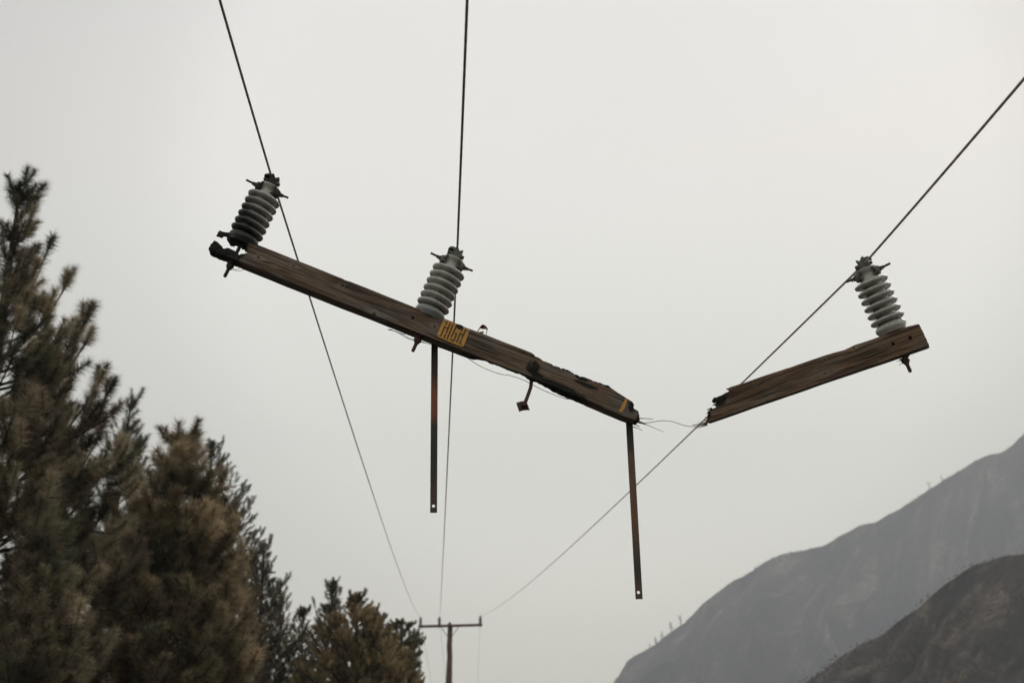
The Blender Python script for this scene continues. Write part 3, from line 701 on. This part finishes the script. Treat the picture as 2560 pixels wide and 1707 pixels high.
# ------------------------------------------------------------------ insulators
def insulator_profile():
    pr = [(.030, -.008), (.058, -.008), (.061, .000), (.067, .008), (.069, .018), (.066, .028), (.058, .034)]
    z = .040; p = .0345
    for k in range(6):
        zz = z + k * p
        pr += [(.044, zz + .003), (.056, zz + .0025), (.066, zz + .0035), (.0725, zz + .0070), (.0755, zz + .0115), (.0762, zz + .0150), (.0740, zz + .0195), (.066, zz + .0232), (.052, zz + .0262), (.0420, zz + .0290)]
    z = z + 6 * p - .004
    pr += [(.042, z + .004), (.036, z + .010), (.033, z + .020), (.034, z + .030), (.040, z + .038), (.045, z + .045), (.044, z + .051), (.034, z + .054), (.010, z + .055)]
    return pr, z
PROF, ZN = insulator_profile()
def insulator(parent, M, soot_f, flip=1, hardware=RUST, sooty=False, cement=.0):
    """post insulator with its cap hardware; local z up the post"""
    mb = MB(); mb.lathe(PROF, 56)
    o = mb.build('insulator', PORC, parent, angle=60); o.matrix_local = M
    me = o.data; n = len(me.vertices); co = np.empty(n * 3); me.vertices.foreach_get('co', co); co = co.reshape(-1, 3)
    a = me.attributes.new('soot', 'FLOAT', 'POINT'); a.data.foreach_set('value', np.array([soot_f(*c) for c in co], dtype=np.float32))
    a = me.attributes.new('cement', 'FLOAT', 'POINT'); a.data.foreach_set('value', (co[:, 2] < .036).astype(np.float32) * cement)
    # side lugs hooked round the neck
    for s in (-1, 1):
        lug = MB()
        c = Vector((s * .043, -.012, ZN + .024))
        lug.lathe([(.004, -.020), (.014, -.017), (.0165, -.004), (.016, .008), (.011, .018), (.004, .021)], 12, c, Matrix.Rotation(s * R_(12), 3, 'Y'))
        lug.tube([(s * .048, -.030, ZN + .008), (s * .040, -.036, ZN + .026), (s * .030, -.034, ZN + .044), (s * .022, -.026, ZN + .050)], [.0045, .0055, .005, .003], 8)
        lug.tube([(s * .022, -.036, ZN + .010), (s * .034, -.038, ZN + .014), (s * .046, -.030, ZN + .020)], [.003, .005, .004], 8)
        lug.tube([(s * .030, .030, ZN + .012), (s * .048, .012, ZN + .022), (s * .050, -.012, ZN + .024)], .006, 8)
        lug.build('side_lug', GALV if not sooty else SOOTMETAL, o, bevel=0)
    for s in (-1, 1):
        b = MB(); rot = Matrix.Rotation(R_(90), 3, 'Y')
        b.tube([(s * .045, -.012, ZN + .026), (s * (.106 if s * flip < 0 else .098), -.012, ZN + .030)], .0052, 10)
        b.lathe([(.0105, 0), (.0105, .009)], 6, (s * .056 - (.009 if s < 0 else 0), -.012, ZN + .0265), rot)
        b.lathe([(.0085, 0), (.0085, .007)], 6, (s * .067 - (.007 if s < 0 else 0), -.012, ZN + .0272), rot)
        b.build('cap_bolt', hardware, o)
    # cable clamp on the head: saddle block, keeper and hooked jaw
    cl_ = MB(); f = flip
    zc = ZN + .055
    body = [(-.016, zc - .006), (.018, zc - .006), (.024, zc + .010), (.020, zc + .026), (.023, zc + .044), (.015, zc + .040), (.008, zc + .034), (.000, zc + .044), (-.010, zc + .052), (-.014, zc + .042),
            (-.028, zc + .042), (-.040, zc + .034), (-.042, zc + .024), (-.030, zc + .031), (-.015, zc + .029), (-.014, zc + .018), (-.034, zc + .019), (-.040, zc + .011), (-.024, zc + .007), (-.016, zc + .004)]
    cl_.prism([(x * f, z) for x, z in body], -.022, .026)
    cl_.build('cable_clamp', GALV if not sooty else SOOTMETAL, o, smooth=False)
    cb = MB(); cb.lathe([(.009, -.006), (.011, -.002), (.009, .012)], 8, (f * .026, -.014, zc + .012), Matrix.Rotation(R_(90) * f, 3, 'Y'))
    cb.tube([(-.03 * f, -.014, zc + .014), (.03 * f, -.014, zc + .012)], .0045, 8)
    cb.build('clamp_bolt', hardware, o)
    return o
def stud(parent, M, zlow, ln, mat, tie=()):
    b = MB()
    b.tube([(0, 0, .02), (0, 0, zlow - .03 - ln)], .0080, 12)
    b.lathe([(.003, zlow - .036 - ln), (.0068, zlow - .034 - ln), (.0078, zlow - .030 - ln)], 12)
    o = b.build('mounting_stud', mat, parent); o.matrix_local = M
    w = MB(); w.lathe([(.0235, zlow - .0055), (.0235, zlow - .0005)], 24, (.001, 0, 0), Matrix.Rotation(R_(7), 3, 'X'))
    w.lathe([(.016, zlow - .013), (.019, zlow - .006)], 20, (-.001, 0, 0)); w.build('washer', mat, o)
    n_ = MB(); n_.lathe([(.0160, zlow - .026), (.0175, zlow - .024), (.0175, zlow - .016), (.0160, zlow - .0135)], 6)
    n_.lathe([(.0120, zlow - .034), (.0135, zlow - .0265)], 6, (0, 0, 0), Matrix.Rotation(.4, 3, 'Z')); n_.build('nut', mat, o)
    return o

def place_on(frame, px, py, shed_z, ymid, tilt_y=0.0, tilt_x=0.0, yaw=0.0, topz=None):
    """matrix (in the timber's frame) of a post whose axis passes under px,py at height shed_z above the timber top"""
    q = frame.loc(px, py, ymid)
    R3 = Matrix.Rotation(R_(tilt_y), 4, 'Y') @ Matrix.Rotation(R_(tilt_x), 4, 'X')
    ax = R3.to_3x3() @ Vector((0, 0, 1)); base = q - ax * (q.z - topz) / ax.z
    return Matrix.Translation(base) @ R3 @ Matrix.Rotation(R_(yaw), 4, 'Z'), base, ax
topL = FL.xz(865, 700)[1]
topR = FR.xz(2190, 835)[1]
def sootL(x, y, z): return min(1.4, max(0, 1.35 - z * 5.2 - x * 7.0))
def soot0(x, y, z): return .0
MI, bI, _ = place_on(FL, 617.3, 581.6, 0, .046, 1.5, 0, 0, topL - .002)
insL = insulator(rootL, MI, sootL, 1, RUST, True)
MI2, bI2, _ = place_on(FL, 1087, 755.5, 0, .046, 1.5, 0, 0, topL - .002)
insM = insulator(rootL, MI2, soot0, 1, cement=.75)
MI3, bI3, axR = place_on(FR, 2220.4, 803.2, 0, .046, -3.0, 0, 0, topR - .005)
insR = insulator(rootR, MI3, soot0, -1)
stud(rootL, MI, -topL + .002, .040, SOOTMETAL); stud(rootL, MI2, -topL + .002, .040, RUST)
stud(rootR, MI3, -(topR - FR.xz(2270, 880)[1]) - .004, .036, RUST)

# ------------------------------------------------------------------ sign plate, tags, nails (long piece)
zs = lambda x, y: (1080 + x * .06376, 780 + y * .06376)
def lp(fr, p, y=0.0): return fr.xz(*p, y)
plate = [zs(520, 285), zs(820, 395), zs(950, 460), zs(965, 500), zs(1000, 560), zs(1050, 610), zs(1110, 650), zs(1160, 620), zs(1200, 575), zs(1180, 560), zs(1460, 668), zs(1480, 700), zs(1470, 740),
         zs(1250, 1330), zs(1215, 1365), zs(1150, 1370), zs(210, 980), zs(180, 940), zs(190, 890), zs(440, 320), zs(475, 290)]
sp = MB(); sp.prism([lp(FL, p) for p in plate], -.0048, -.0030)
sign = sp.build('warning_plate', YEL, rootL, smooth=False)
strokes = [((590, 390), (535, 520)), ((500, 560), (335, 965)), ((505, 612), (640, 662)), ((722, 438), (560, 830)), ((537, 872), (465, 1025)),
           ((828, 488), (590, 1072)), ((945, 590), (748, 1000)), ((712, 1050), (765, 1120)), ((755, 1115), (850, 1150)), ((850, 1160), (965, 850)), ((890, 845), (985, 875)),
           ((1010, 530), (940, 600)), ((1205, 620), (1145, 765)), ((1120, 810), (955, 1215)), ((1100, 862), (1215, 905)), ((1330, 680), (1155, 1060)), ((1140, 1110), (1078, 1265)), ((1180, 600), (1230, 640))]
lt = MB()
for k, (p, q) in enumerate(strokes):
    a = Vector(lp(FL, zs(*p))); b = Vector(lp(FL, zs(*q))); d = (b - a).normalized(); s_ = Vector((-d.y, d.x)) * .0029
    lt.prism([tuple(a + s_), tuple(b + s_), tuple(b - s_), tuple(a - s_)], -.0054 - .00005 * k, -.0046)
c = lp(FL, zs(1160, 1285)); lt.prism([(c[0] + .0033 * math.cos(q / 12 * 6.283), c[1] + .0033 * math.sin(q / 12 * 6.283)) for q in range(12)], -.0054, -.0046)
lt.build('lettering', INK, sign, smooth=False)
bl = MB(); bs = [zs(960, 470), zs(1060, 500), zs(1150, 520), zs(1215, 590), zs(1200, 640), zs(1120, 690), zs(1060, 690), zs(1040, 720), zs(1000, 640), zs(940, 590), zs(900, 600), zs(940, 540)]
bl.prism([lp(FL, p) for p in bs], -.0063, -.0043)
bl.build('burnt_patch', simple_mat('soot_black', (.012, .012, .010), (.03, .027, .022), 90, .95, 0, .002), sign, smooth=False)
for p in ((490, 355), (1410, 722), (250, 915)):
    nl = MB(); c = lp(FL, zs(*p)); rot = Matrix.Rotation(R_(90), 3, 'X')
    nl.lathe([(.0055, 0), (.0052, .0022), (.0030, .0038), (.0005, .0042)], 12, (c[0], -.0048, c[1]), rot); nl.build('nail', NAIL, sign)
# other nails and knots standing proud
for (px, py, r) in ((936, 785, .0045), (1443, 981, .005), (1086, 816, .004), (1318, 887, .002)):
    nl = MB(); c = lp(FL, (px, py)); nl.lathe([(r * 1.5, 0), (r * 1.3, r * .6), (r * .7, r), (.0003, r * 1.1)], 9, (c[0], .0005, c[1]), Matrix.Rotation(R_(80), 3, 'X'))
    nl.build('nail', RUST, rootL)
# small yellow strip left from another plate
st = MB(); st.prism([lp(FL, zr5(*p)) for p in [(897, 472), (922, 490), (905, 545), (882, 608), (868, 612), (862, 640), (832, 632), (815, 612), (838, 596), (852, 560), (872, 520)]], -.004, -.002)
tag(st.build('plate_fragment', YEL, rootL, smooth=False), 'torn yellow strip left of a second plate')
# curled tag on the top edge
ct = MB()
path = [(700, 362), (722, 322), (745, 290), (762, 276), (790, 288), (828, 332), (820, 360), (812, 402)]
pp = [Vector(lp(FL, z4(*p), .02)) for p in path]
for i in range(len(pp) - 1):
    a, b = pp[i], pp[i + 1]; d = (b - a).normalized(); s_ = Vector((-d.y, d.x)) * .0014; y0 = .010 + .004 * math.sin(i); y1 = .034 - .002 * i
    ct.prism([tuple(a + s_), tuple(b + s_), tuple(b - s_), tuple(a - s_)], y0, y1)
for poly_ in ([(728, 318), (762, 276), (812, 330), (775, 326)], [(700, 372), (730, 365), (770, 358), (784, 366), (778, 382), (735, 388), (715, 384)]):
    ct.prism([lp(FL, z4(*p), .03) for p in poly_], .028, .031)
ct.build('curled_tag', simple_mat('scorched_tag', (.30, .15, .04), (.10, .06, .04), 60, .7), rootL, smooth=False)

# through bolt with nut and the bent washer rod below it
hb = MB()
c = Vector((*lp(FL, (1331, 916)),)); cx, cz = c
hb.lathe([(.0245, 0), (.0245, .004)], 4, (cx, -.001, cz - .001), Matrix.Rotation(R_(90), 3, 'X') @ Matrix.Rotation(R_(30), 3, 'Z'))
hb.lathe([(.013, .004), (.014, .006), (.014, .014), (.011, .016)], 6, (cx + .001, -.001, cz), Matrix.Rotation(R_(90), 3, 'X'))
bolt = hb.build('through_bolt', SOOTMETAL, rootL, bevel=.0008)
tb = MB(); tb.tube([(cx, .01, cz), (cx + .002, -.026, cz + .012), (cx + .004, -.034, cz + .022)], [.0075, .008, .0055], 10); tb.build('bolt_end', RUST, bolt)
rod = MB(); rpth = [(1331, 925), (1328.5, 945), (1328, 958), (1326.5, 969), (1322, 982), (1316, 998), (1312, 1008), (1311, 1015)]
rod.tube([FL.loc(px, py, .060 - .006 * i) for i, (px, py) in enumerate(rpth)], [.0080] * 6 + [.0085, .0095], 10)
rod_o = rod.build('bent_rod', RUST, rootL)
ws = MB(); cc = FL.loc(1308, 1012, .018); g = 10; W_ = []; 
c00, c10, c11, c01 = (1290.5, 1006.8), (1316, 1002.5), (1324.5, 1025), (1298, 1028.8)
for j in range(g + 1):
    for i in range(g + 1):
        u_, v_ = i / g, j / g
        px = (c00[0] * (1 - u_) + c10[0] * u_) * (1 - v_) + (c01[0] * (1 - u_) + c11[0] * u_) * v_
        py = (c00[1] * (1 - u_) + c10[1] * u_) * (1 - v_) + (c01[1] * (1 - u_) + c11[1] * u_) * v_
        W_.append(FL.loc(px, py + 3 * math.sin(u_ * 3.14) * (-1 if v_ < .5 else -1) * .6, .026 - .030 * (2 * u_ - 1) ** 2 * .7 + .02 * v_))
n1 = len(W_); W2 = [v + Vector((0, .003, 0)) for v in W_]
fs = []
for j in range(g):
    for i in range(g):
        q = j * (g + 1) + i; fs += [(q, q + 1, q + g + 2, q + g + 1), (n1 + q, n1 + q + g + 1, n1 + q + g + 2, n1 + q + 1)]
for i in range(g):
    for q, r in ((i, i + 1), (g * (g + 1) + i, g * (g + 1) + i + 1), (i * (g + 1), (i + 1) * (g + 1)), (i * (g + 1) + g, (i + 1) * (g + 1) + g)): fs.append((q, r, n1 + r, n1 + q))
ws.add(W_ + W2, fs); ws.build('curved_washer', simple_mat('brown_rust', (.10, .06, .045), (.24, .14, .09), 50, .75), rod_o)

# flat steel braces hanging from the back of the timber
def brace(top_px, bot_px, dtop, hole_px, wpx, mat, stops_name):
    T = at(*top_px, dtop); Ld = None
    # plumb: find the depth that makes it hang straight down
    best = None
    for k in range(200):
        d = dtop - .6 + k * .006; B = at(*bot_px, d); hz = abs(B.y - T.y)
        if best is None or hz < best[0]: best = (hz, B)
    B = best[1]; ax = (T - B); ln = ax.length; z = ax.normalized(); x = RT - z * RT.dot(z); x.normalize(); y = z.cross(x)
    M = Matrix(((x.x, y.x, z.x, T.x), (x.y, y.y, z.y, T.y), (x.z, y.z, z.z, T.z), (0, 0, 0, 1)))
    d_b = (B - CAM).dot(FW); w = wpx / F_PX * d_b / 2; hz_ = ln - (bot_px[1] - hole_px[1]) / F_PX * d_b / math.cos(R_(PITCH)); r = .0068
    outer = [(-w, .06), (-w, -ln), (w, -ln), (w, .06)]
    # plate with a round hole: two halves
    n = 12; hx = (hole_px[0] - bot_px[0]) / F_PX * d_b
    mb = MB()
    left = [(hx, -hz_ + .03)] + [(hx, .06), (-w, .06), (-w, -ln), (hx, -ln)]
    arcL = [(hx - r * math.sin(math.pi * k / n), -hz_ - r * math.cos(math.pi * k / n)) for k in range(n + 1)]
    arcR = [(hx + r * math.sin(math.pi * k / n), -hz_ - r * math.cos(math.pi * k / n)) for k in range(n + 1)]
    mb.prism([(hx, .06), (-w, .06), (-w, -ln), (hx, -ln)] + arcL, -.0025, .0025)
    mb.prism([(hx, .06), (w, .06), (w, -ln), (hx, -ln)] + arcR, -.0025, .0025)
    o = mb.build('brace_strap', mat, rootL, smooth=False)
    o.matrix_parent_inverse = Matrix.Identity(4); o.matrix_local = FL.I @ M
    return o
S1 = strap_mat('burnt_strap_dark', [(.0, (.020, .018, .014)), (.12, (.040, .025, .018)), (.22, (.230, .075, .032)), (.31, (.200, .066, .030)), (.36, (.040, .034, .022)), (.50, (.030, .028, .022)), (.60, (.050, .038, .028)), (.68, (.085, .052, .034)), (.76, (.055, .040, .032))])
S2 = strap_mat('burnt_strap_brown', [(.0, (.022, .022, .018)), (.09, (.045, .035, .025)), (.14, (.130, .072, .038)), (.28, (.150, .088, .045)), (.42, (.160, .080, .040)), (.55, (.090, .060, .036)), (.64, (.045, .038, .030)), (.73, (.10, .06, .038))])
tag(brace((1086.5, 868), (1084, 1281), 6.30, (1083.5, 1265), 17.2, S1, ''), 'dark steel strap with an orange burnt patch')
tag(brace((1573.5, 1062), (1597.8, 1496.7), 6.28, (1597, 1481), 17.6, S2, ''), 'brown rusty steel strap at the broken end')

# bits of tie wire at the studs
def wires(parent, frame, paths, r, name='tie_wire', mat=THINWIRE):
    w = MB()
    for y, pts in paths:
        P = [frame.loc(px, py, y if not isinstance(y, tuple) else y[0] + (y[1] - y[0]) * i / (len(pts) - 1)) for i, (px, py) in enumerate(pts)]
        Q = []
        for i in range(len(P) - 1):
            p0 = P[max(0, i - 1)]; p1 = P[i]; p2 = P[i + 1]; p3 = P[min(len(P) - 1, i + 2)]
            for k in range(5):
                t = k / 5; Q.append(.5 * ((2 * p1) + (p2 - p0) * t + (2 * p0 - 5 * p1 + 4 * p2 - p3) * t * t + (3 * p1 - p0 - 3 * p2 + p3) * t ** 3))
        Q.append(P[-1]); w.tube(Q, r, 6)
    return w.build(name, mat, parent)
z3 = lambda x, y: (900 + x * .11905, 740 + y * .11905)
wires(rootL, FL, [(.05, [z5(800, 1130), z5(860, 1165), z5(930, 1155), z5(1000, 1125)]), (.06, [z5(740, 1165), z5(860, 1185), z5(980, 1200), z5(1060, 1190), z5(1130, 1165)])], .0010)
wires(rootL, FL, [((.07, .05), [z3(590, 700), z3(720, 735), z3(850, 800), z3(980, 880), z3(1120, 935), z3(1190, 950)]), ((.06, .05), [z3(640, 700), z3(760, 745), z3(900, 800), z3(1020, 880), z3(1130, 905)]),
                  ((.08, .03), [z3(860, 800), z3(960, 790), z3(1080, 790), z3(1150, 860), z3(1220, 930), z3(1330, 978), z3(1400, 985)])], .0013)
wires(rootL, FL, [((.07, .066), [z3(590, 700), z3(660, 715)])], .0024)
zN = lambda x, y: (2230 + x * .0957, 790 + y * .0957)
wires(rootR, FR, [(.05, [zN(120, 1180), zN(190, 1178), zN(260, 1185), zN(330, 1190)]), (.04, [zN(190, 1285), zN(240, 1240), zN(310, 1215), zN(360, 1200)])], .0011)
# splinters at the two broken ends
for pts in ([(1060, 765), (1160, 792)], [(1070, 712), (1240, 720)], [(1066, 746), (1150, 785), (1250, 828), (1375, 882)], [(980, 812), (1050, 832), (1110, 864)], [(1030, 792), (1072, 815)], [(1050, 752), (1120, 772), (1160, 795)]):
    P = [FL.loc(*zr5(*p), .045) for p in pts]; q = MB(); q.tube(P, [.0018 * (1 - i / len(P)) + .0003 for i in range(len(P))], 5); q.build('splinter', SPLINT, rootL)
for pts, r in (([(2185, 350), (2135, 352)], .004), ([(2070, 470), (1990, 462), (1958, 500)], .004), ([(2040, 540), (2000, 545), (1962, 552)], .003), ([(1960, 590), (1915, 603), (1896, 614)], .004), ([(1950, 640), (1892, 655)], .003),
               ([(1940, 690), (1874, 705)], .003), ([(1930, 735), (1862, 744)], .003), ([(1905, 768), (1810, 785), (1720, 795)], .0035), ([(1900, 758), (1820, 762), (1785, 763)], .0010), ([(1905, 795), (1820, 812), (1740, 828)], .0014),
               ([(1900, 800), (1820, 822), (1765, 842)], .0010), ([(1895, 780), (1760, 812)], .0014), ([(1905, 785), (1850, 795), (1790, 810)], .0022)):
    P = [FR.loc(*zr5(*p), .03 if r > .0028 else .05) for p in pts]; q = MB(); q.tube(P, [r * (1 - i / len(P)) + .0003 for i in range(len(P))], 5); q.build('splinter', SPLINT, rootR)

# bare wire that ran along the underside of the arm and now links both pieces
bw = MB(); P = []
wl = [(1048, 852), (1080, 862), (1120, 876), (1165, 893), (1176, 900), (1195, 912), (1220.7, 924.5), (1251.4, 935), (1272.5, 938), (1290, 943), (1312.6, 951.4), (1330, 961), (1362, 977), (1410, 995.4), (1440, 1001), (1540, 1038), (1575, 1053)]
P += [FL.M @ FL.loc(px, py, .095) for px, py in wl]
mid = [(1598, 1057), (1625, 1056), (1640, 1053), (1656, 1051.3), (1676, 1052.7), (1692, 1057), (1706.7, 1062), (1727, 1065.8), (1745.5, 1064.4)]
P += [at(px, py, 6.29 + (i / 8) * .04) for i, (px, py) in enumerate(mid)]
P += [FR.M @ FR.loc(px, py, .096) for px, py in [(1763, 1060), (1800, 1044), (1900, 1006), (2060, 950), (2200, 902), (2262, 886)]]
Q = []
for i in range(len(P) - 1):
    p0 = P[max(0, i - 1)]; p1 = P[i]; p2 = P[i + 1]; p3 = P[min(len(P) - 1, i + 2)]
    for k in range(6):
        t = k / 6; Q.append(.5 * ((2 * p1) + (p2 - p0) * t + (2 * p0 - 5 * p1 + 4 * p2 - p3) * t * t + (3 * p1 - p0 - 3 * p2 + p3) * t ** 3))
Q.append(P[-1]); bw.tube(Q, .0014, 6)
tag(bw.build('bonding_wire', THINWIRE), 'thin dark loose wire sagging between the two broken crossarm pieces', 'wire')

# ------------------------------------------------------------------ standing pole in the distance
POLEW = simple_mat('brown_pole_wood', (.080, .050, .034), (.14, .090, .062), 3, .85, 0, .004, (.06, .042, .030))
FARPORC = simple_mat('far_porcelain', (.22, .22, .19), (.30, .30, .26), 10, .4)
DP = 60.0; sc_ = DP / F_PX
pb = at(1125, 1554, DP); yaw = R_(2.0)
pole = empty('utility_pole', loc=(pb.x, pb.y, 0)); tag(pole, 'standing wooden utility pole with three insulators far off beyond the broken crossarm', 'utility pole')
zt = pb.z; zc_ = at(1125, 1565, DP).z
m_ = MB(); hp = [0, 2, 4, 5.5, 6.4, 7.2, 7.9, 8.2, 8.6, 9.0, zt - .20, zt - .05, zt]
m_.tube([(.015 * math.sin(i * 2.1), .01 * math.cos(i), z - (.4 if i == 0 else 0)) for i, z in enumerate(hp)],
        [.17, .165, .155, .148, .142, .136 if True else 0, .118, .112, .112, .108, .105, .07, .02], 14)
m_.build('post', POLEW, pole)
xl, xr = at(1047, 1567, DP), at(1206, 1563, DP)
ca = MB(); a_ = Vector((xl.x - pb.x, -.17, xl.z)); b_ = Vector((xr.x - pb.x, -.17, xr.z)); dx = b_ - a_
ca.box((a_ + b_) / 2, (dx.length, .10, .105), Matrix.Rotation(-math.atan2(dx.z, dx.x), 3, 'Y')); ca.build('crossarm', POLEW, pole, bevel=.006)
tops = []
for px in (1052, 1099, 1201):
    q = at(px, 1566 - (px - 1047) / 159 * 4, DP); bx = q.x - pb.x; zz = a_.z + (b_.z - a_.z) * (bx - a_.x) / (b_.x - a_.x) + .045
    i_ = MB(); pr = [(r * .95, z * 1.02) for r, z in PROF]; i_.lathe(pr, 16, (bx, -.17, zz)); io = i_.build('insulator', FARPORC, pole)
    h_ = MB(); h_.prism([(bx - .03, zz + .28), (bx + .03, zz + .28), (bx + .03, zz + .32), (bx, zz + .37), (bx - .02, zz + .34)], -.20, -.14); h_.tube([(bx - .10, -.17, zz + .275), (bx + .10, -.17, zz + .285)], .008, 6)
    h_.build('cable_clamp', GALV, io, smooth=False)
    s_ = MB(); s_.tube([(bx, -.17, zz - .02), (bx, -.17, zz - .16)], .011, 6); s_.lathe([(.028, -.105), (.028, -.09)], 6, (bx, -.17, zz)); s_.build('mounting_stud', GALV, pole)
    tops.append(Vector((pb.x + bx, pb.y - .17, zz + .335)))
for s in (-1, 1):
    bz = MB(); bot = at(1126, 1598, DP)
    top = at(1103 if s < 0 else 1148, 1568, DP)
    bz.tube([(s * .03, -.15, bot.z), (top.x - pb.x, -.235, top.z)], .014, 4, flat=.4); bz.build('brace', GALV, pole, smooth=False)

# ------------------------------------------------------------------ power lines
def catenary(A, B, sag, n, power=1.0):
    out = []
    for i in range(n + 1):
        t = (i / n) ** power; p = A.lerp(B, t); p.z -= sag * 4 * t * (1 - t); out.append(p)
    return out
def rope(mb, pts, r, lay=.085, lobes=6, n=18, step=.012):
    """stranded conductor: a lobed section that turns along the length"""
    d = [0]
    for a, b in zip(pts, pts[1:]): d.append(d[-1] + (b - a).length)
    P = np.array([tuple(p) for p in pts]); L_ = d[-1]; m = int(L_ / step); q = np.linspace(0, L_, m)
    C = np.stack([np.interp(q, d, P[:, i]) for i in range(3)], 1)
    T = np.gradient(C, axis=0); T /= np.linalg.norm(T, axis=1, keepdims=True)
    up = np.array([0, 0, 1.0]); A = np.cross(T, up); A /= np.linalg.norm(A, axis=1, keepdims=True); B = np.cross(T, A)
    th = np.arange(n) * 2 * math.pi / n
    rr = r * (.74 + .26 * np.abs(np.cos(lobes / 2 * (th[None, :] - (q[:, None] / lay) * 2 * math.pi / 1.0)))) if True else r
    V = C[:, None] + (A[:, None] * np.cos(th)[None, :, None] + B[:, None] * np.sin(th)[None, :, None]) * rr[:, :, None]
    i = np.arange(m - 1)[:, None] * n; k = np.arange(n)[None, :]; k2 = (k + 1) % n
    F = np.stack([i + k, i + k2, i + n + k2, i + n + k], -1).reshape(-1, 4)
    mb.add([tuple(v) for v in V.reshape(-1, 3)], [tuple(int(x) for x in f) for f in F])
def power_line(anchor, da, far_top, sag, slope, label, nxt):
    A = at(*anchor, da); B = far_top.copy()
    h = Vector((B.x - A.x, B.y - A.y, 0)).normalized()
    behind = []
    for i in range(61):
        t = 34 * (i / 60) ** 1.6; behind.append(Vector((A.x - h.x * t, A.y - h.y * t, A.z - slope * t + .0045 * t * t)))
    mb = MB()
    near = [p for p in behind if (p - A).length < 5]
    ahead = catenary(A, B, sag, 160, 1.5)
    cut = next(i for i, p in enumerate(ahead) if (p - A).length > 12)
    rope(mb, near[::-1] + ahead[1:cut + 1], .0052)
    k0 = len(near) - 1
    mb.tube(behind[k0:], .0053, 8); mb.tube(ahead[cut:], .0050, 8)
    N_ = at(*nxt[0], nxt[1]); mb.tube(catenary(B, N_, .8, 40), .0050, 6)
    o = mb.build('power_line', WIRE, angle=60); tag(o, label, 'power line', 'power lines')
power_line((677.5, 438), 6.37, tops[0], .31, .058, 'stranded power line running over the sooty insulator, leftmost of the three lines', ((1136, 1990), 150))
power_line((1143.6, 618), 6.37, tops[1], .37, .008, 'stranded power line rising almost straight up from the insulator beside the HIGH plate', ((1150, 1990), 150))
power_line((2163, 657), 6.16, tops[2], .25, .047, 'stranded power line slanting up to the right past the short crossarm piece', ((1180, 1990), 150))

# ------------------------------------------------------------------ haze
hz = MB(); hz.box((60, 700, 309), (3960, 3300, 626))
hm = bpy.data.materials.new('thin_smoke'); hm.use_nodes = True; t = hm.node_tree; t.nodes.clear()
o_ = t.nodes.new('ShaderNodeOutputMaterial'); pv = t.nodes.new('ShaderNodeVolumePrincipled')
pv.inputs['Color'].default_value = (.87, .895, .965, 1); pv.inputs['Density'].default_value = .00039; pv.inputs['Anisotropy'].default_value = 0.0
t.links.new(pv.outputs[0], o_.inputs['Volume'])
ho = hz.build('haze', hm, smooth=False); tag(ho, 'thin grey smoke hanging in the valley air', 'haze', kind='stuff')
